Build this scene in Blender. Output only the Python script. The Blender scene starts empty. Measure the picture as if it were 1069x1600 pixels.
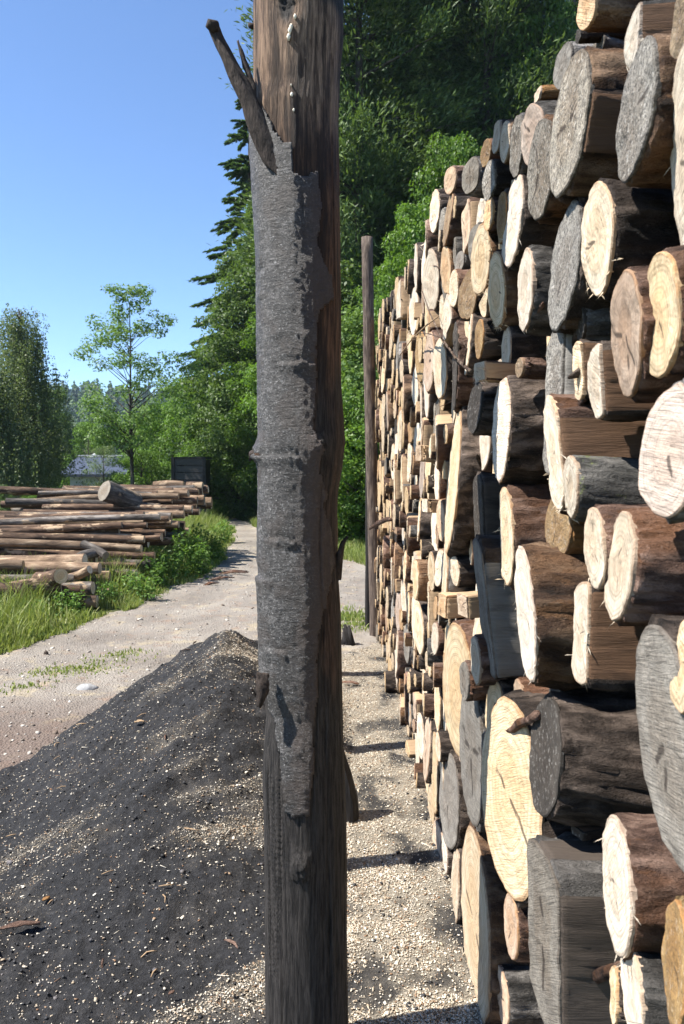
import bpy, math, random
import numpy as np
from mathutils import Vector, Matrix, noise, Euler

R_ = math.radians
sc = bpy.context.scene
COL = sc.collection
rnd = random.Random(7)
F = 1250.0            # focal length of the photograph in its own pixels

# ------------------------------------------------------------------ camera
cam_d = bpy.data.cameras.new('camera'); cam = bpy.data.objects.new('camera', cam_d); COL.objects.link(cam)
cam.location = (0, 0, 1.6)
cam.rotation_euler = (math.pi/2 - 0.056, 0, -0.0156)
cam_d.sensor_fit = 'VERTICAL'; cam_d.sensor_height = 24; cam_d.lens = 24*F/1600
cam_d.clip_start = 0.05; cam_d.clip_end = 3000
cam_d.dof.use_dof = True; cam_d.dof.focus_distance = 2.6; cam_d.dof.aperture_fstop = 7.0
sc.camera = cam
CR = Euler(cam.rotation_euler).to_matrix()
def ray(px, py): return CR @ Vector(((px-534.5)/F, (800-py)/F, -1))
def P(px, py, depth):                     # the place seen at a pixel of the photograph, at a distance in metres
    d = ray(px, py); return Vector((0, 0, 1.6)) + d*(depth/d.y)
def at_x(px, py, X):
    d = ray(px, py); return Vector((0, 0, 1.6)) + d*(X/d.x)
def at_z(px, py, z=0.0):
    d = ray(px, py); return Vector((0, 0, 1.6)) + d*((z-1.6)/d.z)

# ------------------------------------------------------------------ light
SUN_EL, SUN_AZ = R_(54), R_(11)
sl = Vector((-math.cos(SUN_EL)*math.cos(SUN_AZ), -math.cos(SUN_EL)*math.sin(SUN_AZ), math.sin(SUN_EL)))
sd = bpy.data.lights.new('sun', 'SUN'); sun = bpy.data.objects.new('sun', sd); COL.objects.link(sun)
sd.energy = 5.0; sd.angle = R_(0.53); sd.color = (1, .95, .87)
sun.rotation_euler = sl.to_track_quat('Z', 'Y').to_euler(); sun.location = (-6, -4, 14)
w = bpy.data.worlds.new('World'); sc.world = w; w.use_nodes = True
wn = w.node_tree.nodes; wl = w.node_tree.links
sky = wn.new('ShaderNodeTexSky'); sky.sky_type = 'NISHITA'; sky.sun_disc = False
sky.sun_elevation = SUN_EL; sky.sun_rotation = math.atan2(sl.x, sl.y) % (2*math.pi)
sky.air_density = 0.8; sky.dust_density = 0.0; sky.ozone_density = 6.0
wl.new(sky.outputs[0], wn['Background'].inputs[0]); wn['Background'].inputs[1].default_value = 0.098
sc.view_settings.view_transform = 'Standard'; sc.view_settings.look = 'None'
sc.view_settings.exposure = 1.36; sc.view_settings.gamma = 1
HAZE = .0003
sc.cycles.max_bounces = 8; sc.cycles.transparent_max_bounces = 8

# ------------------------------------------------------------------ materials
class NT:
    def __init__(s, name):
        s.m = bpy.data.materials.new(name); s.m.use_nodes = True
        s.t = s.m.node_tree; s.b = s.t.nodes['Principled BSDF']; s.out = s.t.nodes['Material Output']
        s.b.inputs['Roughness'].default_value = .85
        s.b.inputs['Specular IOR Level'].default_value = .25
    def n(s, typ, **kw):
        nd = s.t.nodes.new('ShaderNode'+typ)
        for k, v in kw.items():
            if k in nd.inputs: s.set(nd.inputs[k], v)
            else: setattr(nd, k, v)
        return nd
    def set(s, inp, v):
        if hasattr(v, 'is_output') or isinstance(v, bpy.types.NodeSocket): s.t.links.new(v, inp)
        else:
            if hasattr(inp.default_value, '__len__') and isinstance(v, (tuple, list)) and len(inp.default_value) == 4 and len(v) == 3: v = (*v, 1)
            inp.default_value = v
    def coord(s, scale=(1, 1, 1), rand=True, loc=(0, 0, 0)):
        tc = s.n('TexCoord').outputs['Object']
        mp = s.n('Mapping', Vector=tc); mp.inputs['Scale'].default_value = scale
        mp.inputs['Location'].default_value = loc
        if rand:
            oi = s.n('ObjectInfo').outputs['Random']
            mul = s.n('Math', operation='MULTIPLY'); s.set(mul.inputs[0], oi); mul.inputs[1].default_value = 37.0
            s.t.links.new(mul.outputs[0], mp.inputs['Location'])
        return mp.outputs[0]
    def noise(s, vec, scale, detail=5, rough=.6, dist=0.):
        nd = s.n('TexNoise', Vector=vec, Scale=scale, Detail=detail, Roughness=rough, Distortion=dist); return nd.outputs['Fac']
    def ramp(s, fac, stops):
        nd = s.n('ValToRGB'); s.set(nd.inputs['Fac'], fac); e = nd.color_ramp.elements
        while len(e) < len(stops): e.new(.5)
        for el, (p, c) in zip(e, stops):
            el.position = p; el.color = (*c, 1) if len(c) == 3 else c
        return nd.outputs['Color']
    def math(s, op, a, b=0., c=None, clamp=False):
        nd = s.n('Math', operation=op); nd.use_clamp = clamp; s.set(nd.inputs[0], a); s.set(nd.inputs[1], b)
        if c is not None: s.set(nd.inputs[2], c)
        return nd.outputs[0]
    def smooth(s, v, a, b):
        nd = s.n('MapRange'); nd.interpolation_type = 'SMOOTHSTEP'
        s.set(nd.inputs['Value'], v); nd.inputs['From Min'].default_value = a; nd.inputs['From Max'].default_value = b
        return nd.outputs['Result']
    def mix(s, fac, a, b, mode='MIX'):
        nd = s.n('Mix', data_type='RGBA', blend_type=mode)
        s.set(nd.inputs[0], fac); s.set(nd.inputs[6], a); s.set(nd.inputs[7], b); return nd.outputs[2]
    def attr(s, name):
        return s.n('Attribute', attribute_name=name).outputs['Fac']
    def bump(s, h, strength=.5, dist=.01, prev=None):
        nd = s.n('Bump', Strength=strength, Distance=dist, Height=h)
        if prev is not None: s.set(nd.inputs['Normal'], prev)
        return nd.outputs[0]
    def rand(s): return s.n('ObjectInfo').outputs['Random']
    def col(s, c): s.set(s.b.inputs['Base Color'], c)
    def nrm(s, n): s.set(s.b.inputs['Normal'], n)

def wood_face(name, c0, c1, ring=.35, streak=.25, specks=0., edge=(.25, .13, .06), saw=.5, rough_bump=.3, stain=.3, heart=.4, t_h=.5):
    t = NT(name); v = t.coord((1, 1, 1), False)
    sep = t.n('SeparateXYZ', Vector=v)
    off = t.noise(t.coord((1, 1, 1)), 6, 2)
    yy, zz = sep.outputs['Y'], sep.outputs['Z']
    r = t.math('SQRT', t.math('ADD', t.math('MULTIPLY', yy, yy), t.math('MULTIPLY', zz, zz)))
    r = t.math('ADD', r, t.math('MULTIPLY', off, .03))
    rings = t.math('SINE', t.math('MULTIPLY', r, 900.))
    rings2 = t.math('SINE', t.math('MULTIPLY', r, 240.))
    rg = t.math('MULTIPLY_ADD', t.math('ADD', rings, rings2), .25, .5)
    n1 = t.noise(t.coord(), 9, 5, .65)
    c = t.mix(t.smooth(n1, .3, .7), c0, c1)
    c = t.mix(t.math('MULTIPLY', t.math('MULTIPLY', rg, rg), ring), c, tuple(x*.55 for x in c1))
    hn = t.math('ADD', t.attr('rad'), t.math('MULTIPLY_ADD', off, .5, -.25))
    c = t.mix(t.math('MULTIPLY', t.smooth(hn, t_h+.12, t_h-.08), heart), c, tuple(x*y for x, y in zip(c1, (.86, .72, .58))))
    # saw feathering: stretched noise turned by a different angle for every log
    rot = t.n('VectorRotate', rotation_type='X_AXIS', Vector=v, Angle=t.math('MULTIPLY', t.rand(), 6.28))
    mp = t.n('Mapping', Vector=rot.outputs[0]); mp.inputs['Scale'].default_value = (1, 3, 55)
    n2 = t.noise(mp.outputs[0], 4, 4, .7, .6)
    c = t.mix(t.math('MULTIPLY', t.smooth(n2, .48, .72), streak), c, tuple(x*.55 for x in c1))
    st = t.noise(t.coord(), 3.5, 3, .6)
    c = t.mix(t.math('MULTIPLY', t.smooth(st, .5, .75), stain), c, tuple(x*y for x, y in zip(c1, (.75, .62, .48))))
    if specks:
        sp = t.noise(t.coord(), 140, 3, .8)
        c = t.mix(t.math('MULTIPLY', t.smooth(sp, .46, .6), specks), c, (.035, .032, .03))
        sp2 = t.noise(t.coord(), 95, 2, .8)
        c = t.mix(t.math('MULTIPLY', t.smooth(sp2, .56, .66), specks*.6), c, (.5, .47, .42))
    e = t.smooth(t.attr('rad'), .93, .985)
    en = t.noise(t.coord(), 40, 3)
    c = t.mix(t.math('MULTIPLY', t.math('MULTIPLY', e, en), 1.2, clamp=True), c, edge)
    cr = t.smooth(t.attr('crack'), .35, .8)
    c = t.mix(t.math('MULTIPLY', cr, .8), c, (.03, .02, .015))
    # per log tint
    hs = t.n('HueSaturation', Color=c); t.set(hs.inputs['Value'], t.math('MULTIPLY_ADD', t.rand(), .42, .76))
    t.set(hs.inputs['Saturation'], t.math('MULTIPLY_ADD', t.math('FRACT', t.math('MULTIPLY', t.rand(), 17.3)), .45, .68))
    t.col(hs.outputs[0])
    b = t.bump(n2, saw, .004); b = t.bump(t.noise(t.coord(), 160, 3, .7), rough_bump, .003, b)
    t.nrm(b); return t.m

FACE = {
 'F': wood_face('fresh_cut_wood', (.68, .57, .41), (.56, .43, .275), ring=.8, streak=.7, saw=1., stain=.45),
 'W': wood_face('pale_white_wood', (.66, .58, .46), (.52, .425, .31), ring=.55, streak=.85, saw=1., stain=.3),
 'T': wood_face('tan_cut_wood', (.52, .385, .25), (.40, .265, .155), streak=.6, saw=.8, stain=.5),
 'P': wood_face('pinkish_cut_wood', (.47, .365, .28), (.37, .265, .19), ring=.6, streak=.8, saw=.9),
 'G': wood_face('grey_weathered_wood', (.30, .268, .22), (.185, .16, .13), ring=.25, streak=.9, specks=.25, edge=(.08, .06, .045), saw=1.),
 'K': wood_face('speckled_grey_wood', (.32, .29, .24), (.20, .175, .145), ring=.1, streak=.35, specks=.75, edge=(.05, .04, .03), rough_bump=1., stain=.6),
 'Y': wood_face('yellow_brown_wood', (.33, .225, .11), (.19, .12, .06), ring=.4, streak=.6, specks=.35, rough_bump=.9),
 'D': wood_face('dark_and_shaded_wood', (.055, .044, .034), (.027, .021, .016), ring=.2, streak=.4, specks=.3, edge=(.03, .025, .02)),  # dark wood; for some ends it carries their shade as colour
}

def bark_mat(name, dark, mid, light, stretch=(.35, 1, 1), sc_=26, bump=1., inner=None, moss=False):
    t = NT(name); v = t.coord(stretch)
    n = t.noise(v, sc_, 8, .68, .4)
    vo = t.n('TexVoronoi', Vector=v, Scale=sc_*1.1, feature='F1').outputs['Distance']
    h = t.math('ADD', n, t.math('MULTIPLY', vo, .35))
    c = t.ramp(h, [(.46, dark), (.64, mid), (.84, light)])
    big = t.noise(t.coord((.6, 1, 1)), 7, 4, .6)
    c = t.mix(t.smooth(big, .48, .62), c, t.mix(.6, c, inner or mid))
    if inner:
        pt = t.noise(t.coord((.45, 1, 1)), 11, 5, .7)
        c = t.mix(t.smooth(pt, .56, .62), c, t.mix(t.noise(t.coord((.1, 1, 1)), 120, 3), inner, tuple(x*.5 for x in inner)))
    if moss:
        mo = t.noise(t.coord(), 13, 6, .75)
        c = t.mix(t.smooth(mo, .53, .62), c, t.mix(t.noise(t.coord(), 90, 2), (.10, .15, .03), (.34, .36, .16)))
    li = t.noise(t.coord(), 110, 3, .8)
    c = t.mix(t.math('MULTIPLY', t.smooth(li, .6, .72), .5), c, light)
    hs = t.n('HueSaturation', Color=c); t.set(hs.inputs['Value'], t.math('MULTIPLY_ADD', t.rand(), .6, .7))
    t.col(hs.outputs[0])
    b = t.bump(h, bump, .04); b = t.bump(t.noise(t.coord((.5, 1, 1)), 120, 4, .75), 1., .008, b); t.nrm(b)
    return t.m
BARK = {
 'd': bark_mat('dark_brown_bark', (.010, .008, .007), (.042, .030, .023), (.17, .13, .105), bump=1.),
 'r': bark_mat('reddish_bark', (.018, .010, .008), (.085, .048, .034), (.26, .17, .13), inner=(.15, .07, .035)),
 'g': bark_mat('grey_bark', (.014, .013, .012), (.07, .064, .058), (.27, .25, .23)),
 't': bark_mat('half_peeled_bark', (.02, .012, .008), (.09, .05, .03), (.28, .18, .11), inner=(.24, .125, .06)),
 'm': bark_mat('mossy_grey_bark', (.018, .017, .016), (.06, .058, .053), (.19, .18, .165), moss=True),
 'y': bark_mat('ochre_bark', (.05, .03, .012), (.16, .105, .045), (.34, .24, .12)),
 'o': bark_mat('amber_stripped_wood', (.07, .03, .011), (.24, .115, .04), (.42, .23, .09), stretch=(.08, 1, 1), sc_=60, bump=.7),
}
def side_mat(name, c0, c1, dk):
    t = NT(name); v = t.coord((.06, 1, 1))
    n = t.noise(v, 110, 7, .75, .8); n2 = t.noise(t.coord((.25, 1, 1)), 16, 5, .7, .5)
    c = t.mix(n, c0, c1); c = t.mix(t.math('MULTIPLY', t.smooth(n2, .5, .7), .6), c, dk)
    hs = t.n('HueSaturation', Color=c); t.set(hs.inputs['Value'], t.math('MULTIPLY_ADD', t.rand(), .4, .75))
    t.col(hs.outputs[0]); t.nrm(t.bump(n, .7, .006)); return t.m
SIDE = {
 'b': side_mat('brown_split_wood', (.20, .115, .065), (.065, .034, .02), (.025, .015, .01)),
 'f': side_mat('split_wood', (.50, .36, .22), (.26, .165, .095), (.14, .085, .05)),
 'g': side_mat('split_grey_wood', (.24, .225, .20), (.09, .085, .078), (.035, .03, .028)),
 'd': side_mat('split_dark_wood', (.10, .078, .062), (.028, .022, .018), (.012, .01, .009)),
}

def leaf_mat(name, c0, c1, c2, trans=.35, rough=.5):
    t = NT(name)
    ri = t.n('NewGeometry').outputs['Random Per Island']
    c = t.ramp(ri, [(0, c0), (.55, c1), (1, c2)])
    hs = t.n('HueSaturation', Color=c); t.set(hs.inputs['Value'], t.math('MULTIPLY_ADD', t.rand(), .4, .8))
    t.col(hs.outputs[0]); t.b.inputs['Roughness'].default_value = rough
    tr = t.n('BsdfTranslucent'); t.set(tr.inputs['Color'], t.mix(.5, hs.outputs[0], (c2[0]*1.5, c2[1]*1.7, c2[2]*.5)))
    mx = t.n('MixShader'); mx.inputs[0].default_value = trans
    t.t.links.new(t.b.outputs[0], mx.inputs[1]); t.t.links.new(tr.outputs[0], mx.inputs[2])
    t.t.links.new(mx.outputs[0], t.out.inputs['Surface']); return t.m
LEAF = {
 'bright': leaf_mat('fresh_green_leaves', (.05, .105, .014), (.085, .165, .024), (.14, .23, .04)),
 'mid': leaf_mat('green_leaves', (.045, .085, .024), (.075, .13, .034), (.13, .19, .055)),
 'ash': leaf_mat('pale_green_leaves', (.07, .13, .03), (.11, .19, .05), (.17, .26, .08)),
 'birch': leaf_mat('grey_green_leaves', (.055, .08, .036), (.095, .13, .06), (.16, .195, .10)),
 'pine': leaf_mat('pine_needles', (.026, .05, .016), (.058, .10, .03), (.13, .185, .06), .25, .6),
 'spruce': leaf_mat('spruce_needles', (.02, .045, .02), (.04, .08, .03), (.09, .15, .045), .25, .55),
 'grass': leaf_mat('grass_blades', (.09, .14, .026), (.16, .215, .05), (.32, .33, .14), .3),
 'weed': leaf_mat('weed_leaves', (.045, .10, .016), (.085, .17, .028), (.16, .25, .055)),
 'willow': leaf_mat('silvery_leaves', (.07, .11, .05), (.12, .17, .08), (.19, .24, .13)),
}
TRUNK = bark_mat('tree_bark', (.02, .017, .014), (.06, .05, .042), (.14, .12, .10), stretch=(1, 1, .25), sc_=12)

# ------------------------------------------------------------------ mesh helpers
def mesh_np(name, v, f, mats, smooth=False, mi=None):
    v = np.asarray(v, dtype=np.float32).reshape(-1, 3)
    me = bpy.data.meshes.new(name)
    if isinstance(f, np.ndarray):
        k = f.shape[1]; nf = len(f)
        me.vertices.add(len(v)); me.vertices.foreach_set('co', v.ravel())
        me.loops.add(nf*k); me.loops.foreach_set('vertex_index', f.astype(np.int32).ravel())
        me.polygons.add(nf); me.polygons.foreach_set('loop_start', np.arange(nf, dtype=np.int32)*k)
        me.polygons.foreach_set('loop_total', np.full(nf, k, dtype=np.int32))
        me.update(calc_edges=True)
    else:
        me.from_pydata([tuple(map(float, p)) for p in v], [], f)
    for m in (mats if isinstance(mats, (list, tuple)) else [mats]): me.materials.append(m)
    if mi is not None: me.polygons.foreach_set('material_index', np.asarray(mi, dtype=np.int32))
    if smooth is True: me.polygons.foreach_set('use_smooth', np.ones(len(me.polygons), dtype=bool))
    elif smooth is not False: me.polygons.foreach_set('use_smooth', np.asarray(smooth, dtype=bool))
    me.update(); return me
def obj(name, me, parent=None):
    o = bpy.data.objects.new(name, me); COL.objects.link(o)
    if parent is not None: o.parent = parent
    return o
def tag(o, label=None, cat=None, group=None, kind=None):
    if label: o['label'] = label
    if cat: o['category'] = cat
    if group: o['group'] = group
    if kind: o['kind'] = kind
    return o
def empty(name, loc, label, cat, group=None):
    o = bpy.data.objects.new(name, None); COL.objects.link(o); o.location = loc
    return tag(o, label, cat, group)
def fattr(me, name, vals):
    a = me.attributes.new(name, 'FLOAT', 'POINT'); a.data.foreach_set('value', np.asarray(vals, dtype=np.float32))
class MB:
    def __init__(s): s.v = []; s.f = []
    def add(s, v, f):
        o = len(s.v); s.v += [tuple(p) for p in v]; s.f += [tuple(i+o for i in q) for q in f]
    def tube(s, pts, rad, n=8, jit=0., cap=True):
        pts = [Vector(p) for p in pts]; rings = []
        for i, p in enumerate(pts):
            d = (pts[min(i+1, len(pts)-1)] - pts[max(i-1, 0)]).normalized()
            a = d.cross(Vector((.31, .17, 1)) if abs(d.z) < .9 else Vector((1, .2, .1))).normalized(); b = d.cross(a)
            for k in range(n):
                th = 2*math.pi*k/n; rr = rad[i]*(1+rnd.uniform(-jit, jit))
                rings.append(p + (a*math.cos(th)+b*math.sin(th))*rr)
        f = []
        for i in range(len(pts)-1):
            for k in range(n): f.append((i*n+k, i*n+(k+1) % n, (i+1)*n+(k+1) % n, (i+1)*n+k))
        if cap: f += [tuple(range(n-1, -1, -1)), tuple((len(pts)-1)*n+k for k in range(n))]
        s.add(rings, f)
    def box(s, c, d, rz=0.):
        m = Matrix.Rotation(rz, 3, 'Z'); v = []
        for x in (-1, 1):
            for y in (-1, 1):
                for z in (-1, 1): v.append(Vector(c)+m@Vector((x*d[0]/2, y*d[1]/2, z*d[2]/2)))
        s.add(v, [(0, 1, 3, 2), (4, 6, 7, 5), (0, 4, 5, 1), (2, 3, 7, 6), (0, 2, 6, 4), (1, 5, 7, 3)])
    def mesh(s, name, mat, smooth=False): return mesh_np(name, s.v, s.f, mat, smooth)
def nz(x, y, z): return noise.noise(Vector((x, y, z)))
def fbm(x, y, z, o=4):
    return noise.fractal(Vector((x, y, z)), 1.0, 2.0, o)
def sstep(a, b, x):
    t = min(1, max(0, (x-a)/(b-a))); return t*t*(3-2*t)
def np_ss(a, b, x):
    t = np.clip((x-a)/(b-a), 0, 1); return t*t*(3-2*t)

# ------------------------------------------------------------------ ground
def h_ground(x, y):
    h = 0.03*fbm(x*.5, y*.5, 3, 3)
    wgt = sstep(-.10, .0, x/max(y, 1)) if y > 6 else 0
    h += wgt*max(0, y-17)*.46*(1-.6*sstep(60, 160, y))
    h -= 1.6*sstep(22, 42, y)*sstep(-.12, -.2, x/max(y, 1))
    return h
def heap(x, y):                            # the charcoal heap and the trodden dust round it
    cx, cy = -.62, 4.75
    dx, dy = x-cx, y-cy
    sx = .80 if dx > 0 else 1.08
    sy = 1.9 if dy > 0 else 2.4
    r = math.sqrt((dx/sx)**2+(dy/sy)**2)
    return .60*max(0, 1-r)**1.15*sstep(0, .2, 1-r) if r < 1 else 0
def grid(name, xs, ys, hf, mats, attrs=None):
    v = [(x, y, hf(x, y)) for y in ys for x in xs]
    nx, ny = len(xs), len(ys)
    i = np.arange((nx-1)*(ny-1)); a = (i//(nx-1))*nx+i % (nx-1)
    f = np.stack([a, a+1, a+nx+1, a+nx], 1)
    return mesh_np(name, v, f, mats, True)
def warp(lo, hi, n, c, k):                 # samples, dense round c
    a, b = math.asinh((lo-c)/k), math.asinh((hi-c)/k)
    return [c+k*math.sinh(a+(b-a)*i/(n-1)) for i in range(n)]
t = NT('meadow_soil'); v = t.coord((1, 1, 1), False)
n = t.noise(v, 1.5, 6, .7); n2 = t.noise(v, 30, 4, .7)
t.col(t.mix(n2, t.ramp(n, [(.35, (.05, .075, .02)), (.55, (.08, .11, .03)), (.7, (.13, .11, .06))]), (.04, .06, .015)))
t.nrm(t.bump(n2, 1, .05))
GM = t.m

PL = [(-3.6, 2.5), (-3.5, 4.5), (-3.0, 6.5), (-2.75, 7.2), (-2.45, 8.4), (-2.2, 9.6), (-1.95, 11.3), (-1.85, 13.2), (-2.05, 16.), (-2.45, 20), (-3.3, 25.), (-3.9, 27.5), (-6, 42)]
PR = [(1.3, 2.5), (1.3, 8.6), (1.25, 10.2), (.95, 12.2), (.35, 13.6), (-.35, 15.4), (-1.2, 18.5), (-2.25, 23), (-3.3, 26), (-4.2, 28), (-9, 42)]
def lerp_tab(tab, y):
    if y <= tab[0][1]: return tab[0][0]
    for (x0, y0), (x1, y1) in zip(tab, tab[1:]):
        if y <= y1: return x0+(x1-x0)*(y-y0)/(y1-y0)
    return tab[-1][0]
def path_edge(x, y):                       # >0 inside the path
    j = .16*fbm(x*1.7, y*1.7, 9, 4)+.05*fbm(x*9, y*9, 2, 3)
    return min(x-lerp_tab(PL, y), lerp_tab(PR, y)-x)+j
def char_edge(x, y):
    left = -2.0+.45*sstep(3, 5.5, y) + max(0, y-4.2)*.62 - .5*sstep(3.2, 2.2, y)
    far = 7.75-.25*(x < -.2)
    e = min(x-left, (far-y)*.8)
    return e+.12*fbm(x*2.2, y*2.2, 11, 4)+.04*fbm(x*14, y*14, 2, 3)
def h_path(x, y):
    e = path_edge(x, y)
    rut = -.025*math.exp(-((x-lerp_tab(PL, y)-.75)/.25)**2)
    return h_ground(x, y) + .014*sstep(-.1, .12, e) - .05*sstep(.05, -.2, e) + .012*fbm(x*3, y*3, 5, 4) + .008*fbm(x*11, y*11, 7, 3)+rut-.2*sstep(.05, .3, char_edge(x, y))
g = obj('ground', grid('ground', warp(-260, 260, 150, -.5, 4), warp(-6, 420, 190, 6, 6), lambda x, y: h_ground(x, y)-(.12*sstep(.0, .25, path_edge(x, y)) if 2.5 < y < 29 else 0), GM))
tag(g, 'green grassy ground beside the path', 'ground', kind='structure')
t = NT('gravel_path'); v = t.coord((1, 1, 1), False)
n = t.noise(v, 1.1, 6, .65); n2 = t.noise(v, 60, 4, .75); n3 = t.noise(v, 5, 5, .7)
vo = t.n('TexVoronoi', Vector=v, Scale=70.).outputs['Distance']
c = t.ramp(n, [(.3, (.155, .135, .115)), (.5, (.225, .20, .172)), (.68, (.29, .262, .225))])
c = t.mix(t.math('MULTIPLY', t.smooth(n3, .52, .7), .7), c, (.25, .17, .12))
c = t.mix(t.math('MULTIPLY', t.smooth(t.noise(v, 3.1, 4, .7), .54, .66), .6), c, (.36, .30, .20))
c = t.mix(t.math('MULTIPLY', t.smooth(n2, .5, .68), .6), c, (.13, .11, .095))
# dust and bark trodden out from the heap
sep = t.n('SeparateXYZ', Vector=v)
dd = t.math('SUBTRACT', sep.outputs['Y'], t.math('MULTIPLY_ADD', n, 1.2, 4.55))
c = t.mix(t.math('MULTIPLY', t.smooth(dd, .6, -.5), .8), c, t.mix(n2, (.075, .06, .05), (.17, .115, .09)))
t.col(c); t.nrm(t.bump(t.math('ADD', n2, vo), .9, .012))
pth = obj('path', grid('path', warp(-6.5, 2.2, 230, -1.5, 3), warp(2.4, 30, 330, 6, 4), h_path, t.m))
tag(pth, 'pale dusty gravel path curving away', 'path', kind='structure')

# charcoal dust sheet
def h_char(x, y):
    e = char_edge(x, y)
    hp = heap(x, y)
    rough = .03*fbm(x*2.2, y*2.2, 21, 4)+.022*abs(fbm(x*6, y*6, 4, 3))+.009*fbm(x*22, y*22, 5, 3)+.005*fbm(x*60, y*60, 6, 2)
    rough *= .35+.65*sstep(.15, -.1, x)
    # gullies sliding down the heap
    if hp > .03: rough += .028*fbm(x*1.2+y*.9, (y-x)*5.5, 8, 3)*sstep(.03, .2, hp)
    return h_ground(x, y)+.02+hp+rough-.1*sstep(.12, -.12, e)
t = NT('charcoal_dust'); v = t.coord((1, 1, 1), False)
n = t.noise(v, 3, 6, .7); n2 = t.noise(v, 45, 5, .75); n3 = t.noise(v, 150, 3, .8)
c = t.ramp(n2, [(.3, (.011, .011, .012)), (.55, (.027, .027, .029)), (.75, (.075, .072, .07))])
c = t.mix(t.math('MULTIPLY', t.smooth(n, .5, .68), .5), c, (.055, .052, .052))
ch = t.attr('chips')
fl = t.math('MULTIPLY', t.smooth(t.math('ADD', n3, t.math('MULTIPLY', ch, .16)), .62, .7), t.smooth(t.math('ADD', n, ch), .5, .8))
c = t.mix(t.math('MULTIPLY', fl, .9), c, t.mix(n2, (.36, .27, .16), (.62, .53, .38)))
du = t.math('MULTIPLY', t.smooth(t.math('MULTIPLY_ADD', n, .9, ch), .50, 1.0), .9)
sx_ = t.n('SeparateXYZ', Vector=v).outputs['X']; du = t.math('MULTIPLY', du, t.math('MULTIPLY_ADD', t.smooth(sx_, -.04, .14), .72, .28))
c = t.mix(du, c, t.mix(n2, (.17, .15, .122), (.42, .37, .29)))
t.col(c); t.nrm(t.bump(t.math('ADD', n2, t.math('MULTIPLY', n3, .5)), 1., .02))
xs = np.linspace(-3.2, 1.3, 380); ys = np.array(warp(.4, 8.2, 430, 2.2, 2.2))
me = grid('charcoal_dust', xs, ys, h_char, t.m)
def chipd(x, y):                           # how thickly chips lie, 0..1
    corr = sstep(-.02, .16, x)*min(1, max(.16, .58+1.2*fbm(x*3.4, y*2.6, 31, 5)))
    st = max(0, fbm(x*1.1+3, (y-.5*x)*2.6, 41, 5)-.02)*1.1
    near = sstep(-.9, -.1, x)*.25
    return min(1, corr + (st*(.55+near*2)+near*.35)*sstep(.15, .02, x))
vv = np.empty(len(me.vertices)*3, dtype=np.float32); me.vertices.foreach_get('co', vv); vv = vv.reshape(-1, 3)
fattr(me, 'chips', [chipd(a[0], a[1]) for a in vv])
o = obj('charcoal_dust', me); tag(o, 'black charcoal dust heaped beside the wood stack', 'charcoal', kind='stuff')

# wood chips: small thin blocks
def chips(n, xr, yr, size, dens, nrng):
    out = []
    while len(out) < n:
        y = yr[0]+(yr[1]-yr[0])*nrng.random()**1.6; x = nrng.uniform(*xr)
        if char_edge(x, y) < .02: continue
        if nrng.random() > dens(x, y): continue
        out.append((x, y, h_char(x, y)))
    return np.array(out)
def blocks(c, ln, wd, th, rng):
    n = len(c); yaw = rng.uniform(0, 6.283, n); pit = rng.normal(0, .3, n); rol = rng.normal(0, .35, n)
    ca, sa = np.cos(yaw), np.sin(yaw)
    u = np.stack([ca*np.cos(pit), sa*np.cos(pit), np.sin(pit)], 1)
    s = np.stack([-sa*np.cos(rol), ca*np.cos(rol), np.sin(rol)], 1)
    k = np.cross(u, s); k /= np.linalg.norm(k, axis=1)[:, None]
    vs = []
    for a in (-1, 1):
        for b in (-1, 1):
            for d in (-1, 1):
                vs.append(c + u*(ln*a/2)[:, None]*(1 if b > 0 else .8) + s*(wd*b/2)[:, None] + k*(th*d/2)[:, None])
    v = np.stack(vs, 1).reshape(-1, 3)
    q = np.array([(0, 1, 3, 2), (4, 6, 7, 5), (0, 4, 5, 1), (2, 3, 7, 6), (0, 2, 6, 4), (1, 5, 7, 3)])
    f = (np.arange(n)[:, None, None]*8 + q[None]).reshape(-1, 4)
    return v, f
rng = np.random.default_rng(3); cr = random.Random(5)
t = NT('wood_chip'); ri = t.n('NewGeometry').outputs['Random Per Island']
t.col(t.ramp(ri, [(0, (.20, .11, .06)), (.2, (.32, .255, .18)), (.6, (.46, .405, .32)), (1, (.60, .56, .48))])); CHIPM = t.m
c1 = chips(46000, (.0, .62), (1.9, 7.6), 0, lambda x, y: chipd(x, y)**1.3, cr)
c2 = chips(34000, (-2.3, .1), (1.5, 6.2), 0, lambda x, y: max(.09, chipd(x, y))**1.4, cr)
c = np.concatenate([c1, c2]); n = len(c); c[:, 2] += .003
ln = rng.gamma(1.8, .0017, n)+.0015; wd = ln*rng.uniform(.3, .8, n)
sl_ = rng.random(n) < .05; ln[sl_] *= rng.uniform(2, 4.5, sl_.sum()); wd[sl_] *= .35
v, f = blocks(c, ln, wd, np.full(n, .002), rng)
tag(obj('wood_chips', mesh_np('wood_chips', v, f, CHIPM)), 'cream wood chips and shavings strewn over the black dust', 'wood chips', kind='stuff')
# charcoal lumps in the dust
c = chips(3800, (-2.4, .5), (1.5, 7.), 0, lambda x, y: .5, cr); n = len(c); c[:, 2] += .003
ln = rng.gamma(2., .0020, n)+.0025
v, f = blocks(c, ln, ln*.75, ln*.6, rng)
t = NT('charcoal_lump'); ri = t.n('NewGeometry').outputs['Random Per Island']
t.col(t.ramp(ri, [(0, (.012, .012, .013)), (.7, (.04, .04, .042)), (1, (.11, .10, .10))])); t.b.inputs['Roughness'].default_value = .6
tag(obj('charcoal_crumbs', mesh_np('charcoal_crumbs', v, f, t.m)), 'loose black charcoal crumbs on the dust', 'charcoal', kind='stuff')
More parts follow.
